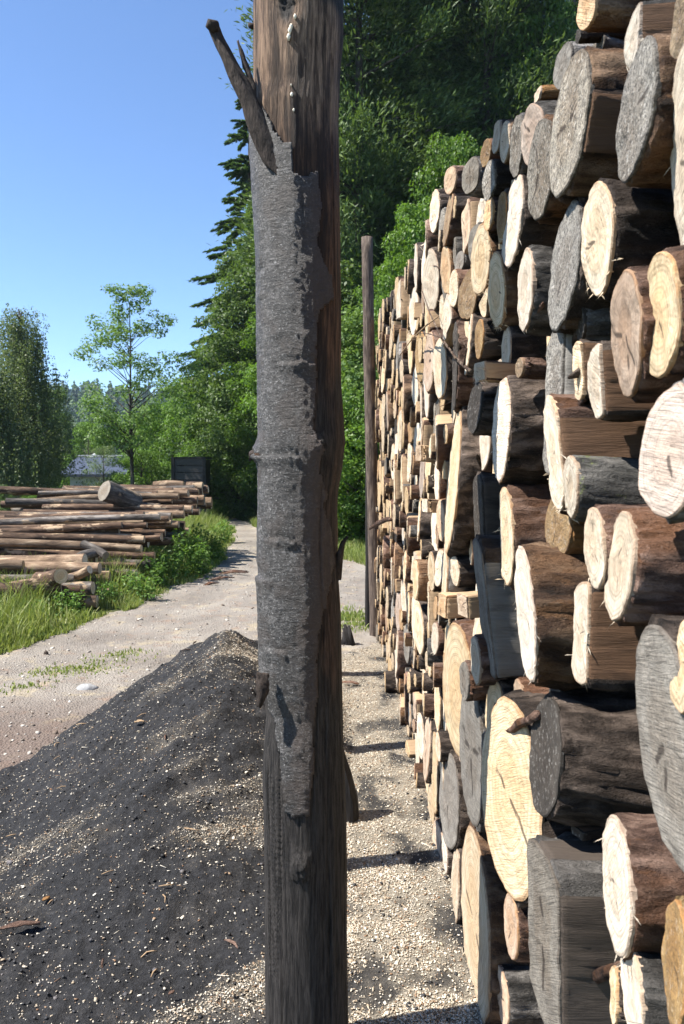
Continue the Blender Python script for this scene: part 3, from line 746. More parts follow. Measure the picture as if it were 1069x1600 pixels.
for y in rows:
    l, r_ = tabl(LE, y), tabl(RE, y); c_ = (l+r_)/2; rp = (r_-l)/2
    ctr = P(c_, y, PD); rad = rp*mpp
    for k in range(NA):
        a = 2*math.pi*k/NA-math.pi
        if abs(a) <= math.pi/2: px = c_+rp*math.sin(a)
        elif a < 0: px = l-(-a-math.pi/2)*rp
        else: px = r_+(a-math.pi/2)*rp
        arc = a*rad
        d = .0035*fbm(arc*16, ctr.z*1.4, 3, 3)+.0012*fbm(arc*90, ctr.z*5, 7, 2)
        # deep drying cracks
        for ck, y0, y1 in ((.62, 720, 1700), (.95, 60, 480), (-.55, 1120, 1700), (-.98, 1150, 1700), (1.2, 900, 1700), (.15, 300, 420)):
            if y0 < y < y1:
                q = abs(a-ck-.06*nz(y*.006, ck*9, 2))
                if q < .03: d -= .006*(1-q/.03)*sstep(y0, y0+60, y)*sstep(y1, y1-60, y)
        bm = 0; flat = 0
        # hewn charred facet, lower left, with cross checks
        if y > 1090 and px < 446:
            s = sstep(1090, 1230, y)*sstep(446, 436, px); flat = s
            if 1190 < y < 1505 and 416+6*nz(y*.02, 3, 3) < px < 442-8*sstep(1320, 1480, y): d += .0036*(((y+6*nz(px*.1, y*.01, 4)+px*.12) % 8.5)/8.5-.5)
            d -= .004*s
        for (kx, ky, kr, kh) in KNOT:
            q = ((px-kx)**2+((y-ky)*.8)**2)/kr**2
            if q < 4: d += kh*math.exp(-q*1.6)*(1+.5*fbm(px*.12, y*.12, kx, 2))
        n_ = Vector((math.sin(a), -math.cos(a), 0))
        wv.append(ctr+n_*(rad-.004+d))
        pxx, pyy = px+6*nz(px*.03, y*.012, 1)+2*nz(px*.2, y*.06, 4), y+9*nz(px*.06, y*.05, 8)+4*nz(px*.25, y*.2, 9)
        mk = inpoly(pxx, pyy, BARKPOLY); mask.append(mk)
        bd = .0015*fbm(arc*95, ctr.z*85, 12, 5)+.0010*fbm(arc*14, ctr.z*12, 15, 3)
        if abs(a) < 2:
            for yc, x0, x1 in ((713, 405, 470), (838, 415, 465), (575, 440, 500), (1005, 420, 450), (900, 400, 430)):     # horizontal cracks lifting the bark
                if x0 < px < x1:
                    q = y-yc-4*nz(px*.06, yc, 1)
                    if -14 < q < 0: bd -= .003*(1+q/14)
                    elif 0 <= q < 18: bd += .005*(1-q/18)
        bv.append(ctr+n_*(rad+.0015+d*.8+bd)); bx.append(sstep(452, 500, px+14*nz(px*.04, y*.02, 6))*sstep(240, 330, y))
        burn_shade.append(max(flat*.9, sstep(850, 1200, y)*1.0, .55*sstep(440, 500, px)*sstep(420, 640, y), sstep(70, 0, y)*sstep(465, 500, px), .95*math.exp(-((px-450)/16)**2-((y-40)/40)**2)))  # charring, plus shade painted down the right side of the wood
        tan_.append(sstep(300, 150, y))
nr = len(rows)
i = np.arange((nr-1)*NA); a0 = i//NA*NA; k0 = i % NA; k1 = (k0+1) % NA
fq = np.stack([a0+k0, a0+NA+k0, a0+NA+k1, a0+k1], 1)
t = NT('old_post_wood'); v = t.coord((1, 1, .07), False)
g1 = t.noise(v, 150, 8, .75, .4); g2 = t.noise(v, 34, 6, .75, .3); g3 = t.noise(t.coord((1, 1, .3), False), 9, 4, .6)
gs = t.smooth(g1, .36, .64); c = t.mix(gs, (.032, .016, .009), (.20, .105, .058))
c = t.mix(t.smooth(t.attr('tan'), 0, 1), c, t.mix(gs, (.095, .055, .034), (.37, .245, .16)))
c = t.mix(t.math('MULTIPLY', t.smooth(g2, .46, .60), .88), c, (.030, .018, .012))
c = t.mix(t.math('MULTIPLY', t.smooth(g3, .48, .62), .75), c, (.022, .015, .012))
bn = t.smooth(t.math('ADD', t.attr('burn_shade'), t.math('MULTIPLY_ADD', g3, .8, -.4)), .25, .75)
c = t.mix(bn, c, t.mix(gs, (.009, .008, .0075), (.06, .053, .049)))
t.col(c); t.nrm(t.bump(t.math('ADD', g1, t.math('MULTIPLY', g2, .8)), 1., .014)); t.b.inputs['Roughness'].default_value = .7
POSTW = t.m
me = mesh_np('timber_post', wv, fq, POSTW, True); fattr(me, 'burn_shade', burn_shade); fattr(me, 'tan', tan_)
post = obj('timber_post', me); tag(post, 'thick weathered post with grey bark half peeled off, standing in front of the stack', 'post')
t = NT('flaky_grey_bark'); v = t.coord((1, 1, 1.), False)
n1 = t.noise(t.coord((1, 1, 1.25), False), 125, 7, .8, .4); n2 = t.noise(v, 14, 4, .6); n3 = t.noise(t.coord((.5, .5, 2.6), False), 60, 4, .7)
n4 = t.noise(v, 190, 3, .8)
n5 = t.noise(v, 26, 5, .7)
h = t.math('ADD', t.math('MULTIPLY_ADD', n5, .5, -.25), t.math('ADD', n1, t.math('MULTIPLY', n3, .5)))
c = t.ramp(h, [(.57, (.010, .009, .009)), (.76, (.04, .037, .035)), (.97, (.17, .16, .155))])
c = t.mix(t.math('MULTIPLY', t.smooth(n4, .58, .70), .85), c, (.42, .41, .40))
c = t.mix(t.math('MULTIPLY', t.smooth(n2, .48, .64), .65), c, (.045, .034, .028))
c = t.mix(t.math('MULTIPLY', t.attr('brown'), .85), c, t.mix(n1, (.02, .013, .010), (.105, .066, .048)))
t.col(c); b = t.bump(h, 1., .006); t.nrm(t.bump(n4, .6, .003, b)); t.b.inputs['Roughness'].default_value = .55; t.b.inputs['Specular IOR Level'].default_value = .5
PBARK = t.m
mk = np.array(mask); keep = mk[fq].all(axis=1)
fb = fq[keep]; used = np.unique(fb); remap = -np.ones(len(bv), dtype=int); remap[used] = np.arange(len(used))
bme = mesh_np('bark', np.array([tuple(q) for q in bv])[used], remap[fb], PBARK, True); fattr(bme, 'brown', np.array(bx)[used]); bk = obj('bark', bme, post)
md = bk.modifiers.new('thickness', 'SOLIDIFY'); md.thickness = .005; md.offset = -1
# the strip of bark peeling off at the top left
def ribbon(left, right, dep, n, m, th, name, mat, parent, ragged=.0):
    def interp(pl, s):
        q = s*(len(pl)-1); i = min(int(q), len(pl)-2); u = q-i
        return [pl[i][j]+(pl[i+1][j]-pl[i][j])*u for j in range(2)]
    v = []
    for side in (0, 1):
        for i in range(n):
            s = i/(n-1); a = interp(left, s); b = interp(right, s)
            for j in range(m):
                u = j/(m-1); cur = math.sin(math.pi*u)*.5*((b[0]-a[0])*mpp)*(.12+.88*sstep(.1, .5, s))
                x = a[0]+(b[0]-a[0])*u+2.0*nz(s*9, u*3, 5); y = a[1]+(b[1]-a[1])*u+2.0*nz(s*7, u*4, 9)
                dd = dep[0]+(dep[1]-dep[0])*s - cur*.6 + side*th+.002*nz(s*20, u*8, 2)
                v.append(P(x, y, dd))
    K = n*m; f = []
    for i in range(n-1):
        for j in range(m-1):
            q = (i*m+j, i*m+j+1, (i+1)*m+j+1, (i+1)*m+j); f.append(q); f.append(tuple(K+z for z in reversed(q)))
    edge = [j for j in range(m)]+[i*m+m-1 for i in range(1, n)]+[(n-1)*m+j for j in range(m-2, -1, -1)]+[i*m for i in range(n-2, 0, -1)]
    for a, b in zip(edge, edge[1:]+edge[:1]): f.append((b, a, K+a, K+b))
    return obj(name, mesh_np(name, v, f, mat, True), parent)
t = NT('inner_bark'); n1 = t.noise(t.coord((1, 1, .3), False), 90, 5, .7)
t.col(t.ramp(n1, [(.35, (.016, .012, .010)), (.6, (.05, .037, .03)), (.8, (.12, .095, .08))])); t.nrm(t.bump(n1, 1, .008)); IBARK = t.m
ribbon([(450, 292), (412, 256), (389, 206), (377, 166), (349, 100), (331, 60), (322, 38)], [(463, 288), (452, 248), (434, 216), (408, 165), (385, 120), (361, 80), (343, 40)],
       (1.943, 1.985), 40, 9, .012, 'peeling_bark', IBARK, post)
ribbon([(396, 160), (388, 128), (378, 100), (370, 64)], [(404, 165), (399, 130), (388, 100), (373, 62)], (1.965, 1.985), 16, 5, .010, 'bark_splinter', IBARK, post)
mb = MB(); mb.tube([P(328, 48, 1.975), P(333, 40, 1.97), P(340, 36, 1.975)], [.012, .015, .006], 9, .25)
obj('bark_tip', mb.mesh('bark_tip', IBARK, True), post)
ribbon([(401, 1050), (400, 1070), (401, 1105)], [(420, 1052), (421, 1080), (408, 1106)], (1.945, 1.935), 18, 6, .008, 'bark_flap', IBARK, post)
mb = MB(); mb.tube([P(527, 905, 2.04), P(530, 870, 2.03), P(536, 848, 2.02), P(543, 838, 2.02)], [.012, .009, .006, .004], 8, .2)
obj('splinter', mb.mesh('splinter', IBARK, True), post)
t = NT('resin'); t.col((.75, .68, .55)); t.b.inputs['Roughness'].default_value = .3; RES = t.m
mb = MB()
for (a, b, rr_) in ((455, 42, .0045), (453, 48, .005), (451, 58, .005), (456, 148, .004), (459, 172, .003), (455, 133, .002), (461, 26, .004)):
    p = P(a, b, 1.944); mb.tube([p+Vector((0, 0, rr_*1.5)), p+Vector((0, -.003, 0)), p-Vector((0, 0, rr_*1.8))], [rr_*.4, rr_, rr_*.4], 8, .1)
obj('resin_drops', mb.mesh('resin_drops', RES, True), post)
mb = MB(); mb.tube([P(398, 712, 2.04), P(392, 706, 2.035)], [.018, .010], 9, .3); obj('branch_stub', mb.mesh('branch_stub', IBARK, True), post)
mb = MB(); mb.tube([P(400, 41, 2.04), P(389, 40, 2.03)], [.008, .006], 8, .2); obj('branch_stub', mb.mesh('branch_stub', IBARK, True), post)

def post_bark(name, c0, c1, c2):
    t = NT(name); v = t.coord((1, 1, .1), True); n = t.noise(v, 60, 6, .7, .2); n2 = t.noise(t.coord((1, 1, .4)), 14, 4)
    c = t.ramp(n, [(.35, c0), (.55, c1), (.75, c2)]); c = t.mix(t.math('MULTIPLY', t.smooth(n2, .5, .65), .6), c, c0)
    t.col(c); t.nrm(t.bump(n, .9, .008)); return t.m
PB1 = post_bark('tan_post_wood', (.03, .021, .017), (.11, .082, .065), (.25, .20, .16))
PB2 = post_bark('charred_post_wood', (.008, .007, .007), (.018, .016, .015), (.04, .035, .032))
def pole(base, top, r0, r1, mat, label, n=16, k=26):
    b, tp = Vector(base), Vector(top); v = []; f = []
    ax = Vector((1, 0, 0)); ay = Vector((0, 1, 0))
    for i in range(k):
        s = i/(k-1); c_ = b.lerp(tp, s)
        c_ = c_+Vector((.012*nz(s*3, b.y, 1), .012*nz(s*3, b.y, 5), 0))
        rr_ = r0+(r1-r0)*s
        for j in range(n):
            th = 2*math.pi*j/n; q = rr_*(1+.08*fbm(math.cos(th)*1.5, math.sin(th)*1.5, s*7+b.y, 3))
            v.append(c_+(ax*math.cos(th)+ay*math.sin(th))*q-b)
    f = [(i*n+j, i*n+(j+1) % n, (i+1)*n+(j+1) % n, (i+1)*n+j) for i in range(k-1) for j in range(n)]
    f.append(tuple((k-1)*n+j for j in range(n)))
    o = obj('timber_post', mesh_np('timber_post', v, f, mat, [True]*(len(f)-1)+[False])); o.location = b
    return tag(o, label, 'post')
b = at_z(589, 992, .0); pole((b.x, b.y, -.1), P(573, 371, b.y), .066, .052, PB1, 'slender tan post leaning at the far end of the stack')
b = at_z(576, 984, .0); pole((b.x, b.y+.05, -.1), P(576, 640, b.y+.05), .034, .028, PB2, 'thin black charred post close beside the slender tan one')
# posts standing in line behind the thick one; their shadows cross the chips
mb = MB(); mb.tube([Vector((.075, 3.53, -.08)), Vector((.068, 3.53, .1)), Vector((.05, 3.53, .22)), Vector((.02, 3.53, .36))], [.064, .058, .05, .03], 9, .12)  # short near-black block, narrowing upwards
tag(obj('timber_stump', mb.mesh('timber_stump', PB2, False)), 'black block at the foot of the thick post, its edge showing to the right', 'stump')
pole((-.02, 3.06, -.1), (-.03, 3.06, 2.7), .05, .045, PB2, 'dark post hidden behind the thick weathered post, casting the nearest dark shadow bar')
pole((-.01, 4.35, -.1), (-.05, 4.35, 2.9), .06, .05, PB1, 'tan post hidden behind the thick weathered post, casting the second shadow bar')
pole((.02, 6.0, -.1), (-.03, 6.0, 2.9), .06, .05, PB1, 'tan post hidden behind the thick weathered post, casting the farthest shadow bar')
b = at_z(551, 1006, 0.)
mb = MB(); 
for q in range(6): mb.tube([Vector((b.x-.04+rnd.uniform(-.05, .05), b.y+rnd.uniform(-.05, .05), -.05)), Vector((b.x-.04+rnd.uniform(-.05, .05), b.y+rnd.uniform(-.05, .05), rnd.uniform(.05, .2)))], [.04, .012], 6, .35)
tag(obj('splintered_stump', mb.mesh('splintered_stump', PB2, True)), 'small black splintered stump on the chips behind the thick post', 'stump')

# ------------------------------------------------------------------ loose bits on the dust
def bark_piece(px, py, ln, wd, yaw, mat, label, grp, z=None):
    p = None
    for zz in np.arange(.75, -.05, -.01):
        p = at_z(px, py, float(zz))
        if h_char(p.x, p.y) >= zz-.012: break
    n, m = 9, 5; v = []; f = []
    for sd_ in (0, 1):
        for i in range(n):
            for j in range(m):
                u, q = i/(n-1)-.5, j/(m-1)-.5
                wq = wd*(1-.7*abs(u*2)**2)*(1+.3*nz(u*6, px, 3))
                v.append((u*ln, q*wq, .012+.35*wd*(.25-q*q)*1.5+.05*ln*math.cos(u*4)+sd_*.004+.003*nz(u*9, q*5, px)))
    K = n*m
    for i in range(n-1):
        for j in range(m-1):
            a = (i*m+j, i*m+j+1, (i+1)*m+j+1, (i+1)*m+j); f += [tuple(reversed(a)), tuple(K+z_ for z_ in a)]
    ed = [j for j in range(m)]+[i*m+m-1 for i in range(1, n)]+[(n-1)*m+j for j in range(m-2, -1, -1)]+[i*m for i in range(n-2, 0, -1)]
    for a, b_ in zip(ed, ed[1:]+ed[:1]): f.append((a, b_, K+b_, K+a))
    o = obj('bark_piece', mesh_np('bark_piece', v, f, mat, True)); o.location = p; o.rotation_euler = (0, 0, yaw)
    return tag(o, label, 'bark', grp)
bark_piece(32, 1452, .13, .03, .25, BARK['r'], 'long reddish bark piece on the black dust, lower left', 'bark pieces on the dust')
bark_piece(548, 1070, .13, .05, -.4, BARK['r'], 'brown bark piece on the chips just right of the thick post', 'bark pieces on the dust')
bark_piece(72, 1410, .03, .02, .9, BARK['o'], 'tiny orange bark flake on the dust above the long reddish piece', 'bark pieces on the dust')
bark_piece(218, 1132, .05, .014, .2, SIDE['f'], 'cream wood splinter on the side of the black heap', 'bark pieces on the dust')
bark_piece(268, 1558, .02, .012, .8, BARK['r'], 'small brown flake on the dust near the foot of the thick post', 'bark pieces on the dust')
for q in range(34):
    x, y = rnd.uniform(-1.5, -.15), 2.0+3.6*rnd.random()**1.4; z = h_char(x, y)+.004; a = rnd.uniform(0, 3.14); ln = rnd.uniform(.03, .09)
    d = Vector((math.cos(a), math.sin(a), 0))*ln*.5; e = Vector((-d.y, d.x, 0))*rnd.uniform(-.4, .4); p = Vector((x, y, z)); mb = MB()
    pale = q % 3 != 0; r0 = rnd.uniform(.0015, .003) if pale else rnd.uniform(.003, .006)
    mb.tube([p-d, p-d*.2+e+Vector((0, 0, .006)), p+d*.5+e*.6+Vector((0, 0, .004)), p+d], [r0*.6, r0, r0, r0*.4], 5, .3)
    tag(obj('wood_shaving' if pale else 'bark_piece', mb.mesh('shred', SIDE['f'] if pale else BARK['r'], True)), 'long pale shaving lying on the black heap' if pale else 'thin brown bark shred lying on the black heap', 'shaving' if pale else 'bark', 'shavings on the heap' if pale else 'bark shreds on the heap')

def flat_thing(name, px, py, size, hgt, mat, label, cat, sd):
    p = at_z(px, py, .02); p.z = h_path(p.x, p.y)
    n, m = 14, 6; v = []; f = []
    for j in range(m):
        ph = j/(m-1)*math.pi/2
        for i in range(n):
            th = 2*math.pi*i/n; q = size*(1+.3*nz(math.cos(th)*1.3, math.sin(th)*1.3, sd))*math.cos(ph)+.001
            v.append((q*math.cos(th), q*math.sin(th)*.7, hgt*math.sin(ph)*(1+.4*nz(math.cos(th)*2*q*9, math.sin(th)*2, sd))-.005))
    f = [(j*n+i, j*n+(i+1) % n, (j+1)*n+(i+1) % n, (j+1)*n+i) for j in range(m-1) for i in range(n)]
    o = obj(name, mesh_np(name, v, f, mat, True)); o.location = p
    return tag(o, label, cat)
t = NT('pale_stone'); n = t.noise(t.coord(), 30, 5); t.col(t.mix(n, (.2, .2, .2), (.36, .36, .36))); t.nrm(t.bump(n, .8, .01)); STN = t.m
flat_thing('stone', 137, 1073, .075, .04, STN, 'flat pale grey stone sunk in the path', 'stone', 2.2)
flat_thing('stone', 72, 1020, .022, .035, BARK['d'], 'small dark lump standing on the path near the grass', 'stone', 5.1)
for px, py, ln, yw, lb in ((347, 905, .30, .5, 'reddish bark strip lying on the path edge'), (365, 897, .42, .05, 'long reddish bark litter lying across the path'), (327, 914, .22, .8, 'short dark bark curl at the verge')):
    p = at_z(px, py, 0); p.z = h_path(p.x, p.y)+.012; mb = MB()
    d = Vector((math.cos(yw), math.sin(yw), .05))*ln/2
    for q in range(4):
        o_ = Vector((rnd.uniform(-.06, .06), rnd.uniform(-.15, .15), 0)); mb.tube([p-d+o_, p+o_+Vector((0, .02, .02)), p+d+o_], [.006, .014, .006], 6, .3)
    tag(obj('bark_piece', mb.mesh('bark_piece', BARK['r'], True)), lb, 'bark', 'bark litter on the path')

# ------------------------------------------------------------------ the pile of long logs on the left
PILE_G = 'long logs piled left of the path'
def pile_mat(name, c0, c1, c2):
    t = NT(name); n = t.noise(t.coord((.25, 1, 1)), 14, 6, .7, .3); n2 = t.noise(t.coord((.5, 1, 1)), 5, 4, .7)
    c = t.ramp(n, [(.33, c0), (.52, c1), (.74, c2)])
    c = t.mix(t.smooth(n2, .57, .63), c, t.mix(n, (.18, .12, .07), (.40, .30, .20)))
    hs = t.n('HueSaturation', Color=c); t.set(hs.inputs['Value'], t.math('MULTIPLY_ADD', t.rand(), .7, .7)); t.col(hs.outputs[0])
    t.nrm(t.bump(n, .9, .02)); return t.m
PM = [pile_mat('pile_brown_bark', (.013, .008, .005), (.08, .048, .030), (.21, .14, .09)), pile_mat('pile_grey_bark', (.02, .017, .015), (.09, .077, .066), (.27, .24, .21)),
      pile_mat('pile_peeled_log', (.05, .03, .018), (.17, .115, .073), (.38, .29, .20))]
PF = [FACE['T'], FACE['F'], FACE['G']]
def long_log(a, b, r0, r1, mk_, fk_, label, group=PILE_G, name='long_log'):
    a, b = Vector(a), Vector(b); d = b-a; L = d.length; n, k = 14, 12; v = []; sd_ = rnd.uniform(0, 90)
    bw, bz = rnd.uniform(-.03, .03), rnd.uniform(-.025, .035)
    for i in range(k):
        s = i/(k-1); rr_ = r0+(r1-r0)*s
        for j in range(n):
            th = 2*math.pi*j/n; q = rr_*(1+.09*fbm(math.cos(th)+sd_, math.sin(th), s*L*1.6, 3))
            v.append((s*L, q*math.cos(th)+bw*math.sin(s*3.14), q*math.sin(th)+bz*math.sin(s*3.14)))
    f = [(i*n+j, i*n+(j+1) % n, (i+1)*n+(j+1) % n, (i+1)*n+j) for i in range(k-1) for j in range(n)]
    o = obj(name, mesh_np('log', v, f, PM[mk_], True)); o.location = a
    o.rotation_euler = d.to_track_quat('X', 'Z').to_euler()
    for e in (0, k-1):
        q = [Vector(v[e*n+j]) for j in range(n)]; c_ = sum(q, Vector())/n; ox = Vector((-.004 if e == 0 else .004, 0, 0))
        fv = [c_+(p-c_)*s+ox for s in (.02, .5, .99) for p in q]
        ff = [(i*n+j, i*n+(j+1) % n, (i+1)*n+(j+1) % n, (i+1)*n+j) for i in range(2) for j in range(n)]
        if e == 0: ff = [tuple(reversed(z_)) for z_ in ff]
        fm = mesh_np('cut_face', fv, ff, PF[fk_], False); fattr(fm, 'rad', [.02]*n+[.5]*n+[1]*n); fattr(fm, 'crack', [0]*3*n); 
        obj('cut_face', fm, o)
    return tag(o, label, 'felled log', group)
pr = random.Random(77)
def prof(y):       # top of the pile
    return .52*sstep(8.6, 9.1, y)*(1-sstep(9.95, 10.05, y)) if y < 10 else (.30+.62*sstep(10.0, 10.8, y) if y < 12. else .92+.33*sstep(12., 12.8, y))
pl = []
for r0, r1, tr in ((.075, .095, 40), (.048, .07, 2600), (.034, .048, 4500)):
    for _ in range(tr):
        r = pr.uniform(r0, r1); y = pr.uniform(8.75, 15.2); z = pr.uniform(r, max(r+.01, prof(y)-r*.6))
        if y > 14.6 and z > 1.0: continue
        if z < prof(y)-.42 and not (y < 9.25): continue
        if any((a-y)**2+(b_-z)**2 < ((q+r)*.93)**2 for a, b_, q in pl): continue
        pl.append((y, z, r))
print('pile logs', len(pl))
for (y, z, r) in pl:
    if y < 10.0: sec, xr, ln = 'front', -2.95+pr.uniform(-.6, .45), pr.uniform(.9, 2.6)
    elif y < 12.0: sec, xr, ln = 'middle', -2.35+pr.uniform(-.55, .2), pr.uniform(2.0, 3.6)
    else: sec, xr, ln = 'back', -2.2-.03*(y-12)+pr.uniform(-.6, .15), pr.uniform(1.5, 2.7)
    yw = pr.gauss(0, .03 if sec != 'front' else .09); tl = pr.gauss(0, .022)
    mk_ = pr.choices((0, 1, 2), (6, 2, 3))[0]; fk_ = pr.choices((0, 1, 2), (4, 4, 2))[0]
    gz = h_ground(xr-ln/2, y)
    lab = {0: 'brown-barked', 1: 'grey', 2: 'peeled tan'}[mk_]+' long log lying in the '+{'front, low', 'middle'}.__class__([{'front': 'low front', 'middle': 'middle', 'back': 'high back'}[sec]]).pop()+' part of the pile, '+('thick' if r > .08 else 'thin')
    long_log((xr-ln, y-math.sin(yw)*ln/2, gz+z-tl*ln/2), (xr, y+math.sin(yw)*ln/2, gz+z+tl*ln/2), r, r*pr.uniform(.8, 1.05), mk_, fk_, lab)
# logs with a look of their own, on top of the pile
long_log(P(163, 767, 12.1), P(214, 786, 12.5), .165, .15, 1, 2, 'thick short log chunk tilted on top of the pile, grey end facing left')
long_log(P(240, 759, 14.2), P(287, 758, 14.2), .07, .07, 2, 1, 'whitish short log on the crest of the pile')
long_log(P(292, 764, 14.0), P(317, 764, 14.0), .13, .13, 0, 0, 'stubby brown log at the right end of the crest')
long_log(P(98, 765, 13.4), P(142, 768, 13.4), .05, .05, 1, 2, 'thin whitish pole at the left end of the crest')
long_log(P(115, 880, 9.5), P(150, 864, 9.9), .07, .06, 1, 2, 'short grey log slanting up at the right of the low front part')
long_log(P(5, 925, 8.6), P(95, 915, 8.75), .09, .085, 0, 0, 'dark log at the bottom front of the pile')
long_log(P(-60, 925, 8.5), P(36, 926, 8.55), .10, .10, 0, 1, 'lowest log at the left edge of the pile')
long_log(P(60, 905, 9.0), P(95, 900, 8.6), .085, .085, 0, 1, 'tan log pointing its pale end out of the pile front')
long_log(P(100, 905, 9.1), P(140, 890, 9.0), .055, .05, 2, 1, 'short peeled log askew at the pile front')
long_log(P(130, 850, 10.0), P(165, 868, 9.8), .05, .05, 1, 2, 'thin grey log fallen across the gap in the pile')

# ------------------------------------------------------------------ foliage
NR = np.random.default_rng(11)
def leaves(c, nrm, size, asp, mat, name, fold=.0, parent=None, direc=None):
    n = len(c); nrm = nrm/np.maximum(np.linalg.norm(nrm, axis=1), 1e-6)[:, None]
    rv = NR.normal(size=(n, 3)) if direc is None else direc
    u = rv-(rv*nrm).sum(1)[:, None]*nrm; u /= np.maximum(np.linalg.norm(u, axis=1), 1e-6)[:, None]
    s = np.cross(nrm, u); size = np.broadcast_to(size, (n,))[:, None]; asp = np.broadcast_to(asp, (n,))[:, None]
    v = np.stack([c-u*size*.5, c+s*size*asp*.5-u*size*.05, c+u*size*.5-nrm*size*.12, c-s*size*asp*.5-u*size*.05], 1).reshape(-1, 3)
    f = np.arange(n*4).reshape(-1, 4)
    return mesh_np(name, v, f, mat)
def unit(n):
    v = NR.normal(size=(n, 3)); return v/np.linalg.norm(v, axis=1)[:, None]
def limbs_mesh(segs, name):
    mb = MB()
    for p, r in segs: mb.tube(p, r, 7, .06, cap=False)
    return mb.mesh(name, TRUNK, True)
def broad(Ht, Rad, z0, nclump, per, lsize, mat, seed, asp=.6, trunk_r=.12, rc=(.5, .9), shape='round', limb=True, lean=.0):
    r = random.Random(seed); cl = []
    for _ in range(nclump):
        for _t in range(50):
            s = r.random(); ang = r.uniform(0, 6.283)
            if shape == 'round': env = math.sin(math.pi*min(1, max(.02, .08+.9*s)))**.6
            elif shape == 'cone': env = (1-s)**.75*.95+.1
            elif shape == 'ash': env = [.55, .85, 1.0, .8, .62, .35][min(5, int(s*6))]
            else: env = 1.1-s*.7
            rr_ = Rad*env*math.sqrt(r.uniform(.12, 1))
            p = Vector((rr_*math.cos(ang), rr_*math.sin(ang), z0+(Ht-z0)*s))
            if shape != 'ash' or all((p-q[0]).length > .5*q[1] for q in cl): break
        cl.append((p, r.uniform(*rc)*(1-.35*s)))
    C, N = [], []
    for p, q in cl:
        n = int(per*(q/rc[1])**2)+4; d = unit(n); rad = q*np.cbrt(NR.uniform(.12, 1, n))
        pos = np.array(p)+d*rad[:, None]*np.array([1, 1, .62]); pos[:, 2] -= .15*q*NR.random(n)
        C.append(pos); N.append(d*.6+np.array([0, 0, .75])+NR.normal(0, .5, (n, 3)))
    C = np.concatenate(C); N = np.concatenate(N); n = len(C)
    crown = leaves(C, N, lsize*NR.uniform(.6, 1.3, n), asp, mat, 'crown')
    segs = []
    pts = [Vector((0, 0, -.3))]+[Vector((lean*s+.06*Ht*.1*nz(s*3, seed, 1), .06*Ht*.1*nz(s*3, seed, 4), Ht*.93*s)) for s in (.08, .2, .35, .5, .65, .8, 1)]
    segs.append((pts, [trunk_r*1.25]+[trunk_r*(1-.9*s) for s in (.08, .2, .35, .5, .65, .8, .97)]))
    if limb:
        for p, q in cl[:70]:
            zb = max(.12*Ht, p.z-.5*math.hypot(p.x, p.y)-.2); s = zb/(Ht*.93)
            b0 = Vector((lean*s, 0, zb)); m = b0.lerp(p, .5)+Vector((0, 0, .08*(p-b0).length))
            r0 = trunk_r*max(.12, (1-.9*min(1, s)))*.45; segs.append(([b0, m, p], [r0, r0*.6, r0*.2]))
    return limbs_mesh(segs, 'trunk'), crown
def conifer(Ht, Rad, z0, whorl, per, mat, seed, droop=.35, up=0., spray=.16, pine=False, sub=16, wf=.26):
    r = random.Random(seed); C, N, D = [], [], []; segs = [([Vector((0, 0, -.3)), Vector((0, 0, Ht*.5)), Vector((0, 0, Ht))], [Ht*.014, Ht*.009, .01])]
    for i in range(whorl):
        s = (i+r.uniform(-.4, .4))/whorl; z = z0+(Ht-z0)*max(0, s)
        R = Rad*((1-s)**.85 if not pine else (math.sin(math.pi*(.15+.8*s)))**.7)*r.uniform(.75, 1.15)+.12
        for j in range(per):
            a = r.uniform(0, 6.283); dz = -droop*R*r.uniform(.5, 1.2)+up*R
            Lb = R*r.uniform(.75, 1.1); tip = Vector((math.cos(a)*Lb, math.sin(a)*Lb, z+dz)); b0 = Vector((0, 0, z))
            k = max(6, int(sub*Lb/Rad*2.2))
            tt = np.sqrt(NR.uniform(.03, 1, k)); bend = np.stack([np.zeros(k), np.zeros(k), .25*droop*R*np.sin(tt*3.14)+.10*R*tt**4], 1)
            base = np.array(b0)+(np.array(tip)-np.array(b0))*tt[:, None]+bend
            m = 9 if not pine else 12
            for q in range(m):
                side = NR.normal(0, 1, (k, 3)); wdt = (wf if not pine else .34)*Lb*(1.1-tt*.7)[:, None]*np.array([.55, .55, .16 if not pine else .4])
                off = side*wdt; off[:, 2] -= (np.abs(off[:, 0])+np.abs(off[:, 1]))*(.35 if not pine else -.1)
                C.append(base+off); dv = (np.array(tip)-np.array(b0))[None]*.5+off*1.3+np.array([0, 0, -.3 if not pine else .4])*Lb; D.append(dv)
                N.append(np.array([0, 0, 1.])+NR.normal(0, .45 if not pine else 1.0, (k, 3)))
            if j < 3: segs.append(([b0, b0.lerp(tip, .6)+Vector((0, 0, .12*R*droop)), tip], [.02+.01*R, .012+.005*R, .005]))
    C = np.concatenate(C); N = np.concatenate(N); D = np.concatenate(D); n = len(C)
    return limbs_mesh(segs, 'trunk'), leaves(C, N, spray*NR.uniform(.6, 1.4, n), .36 if not pine else .26, mat, 'crown', direc=D)
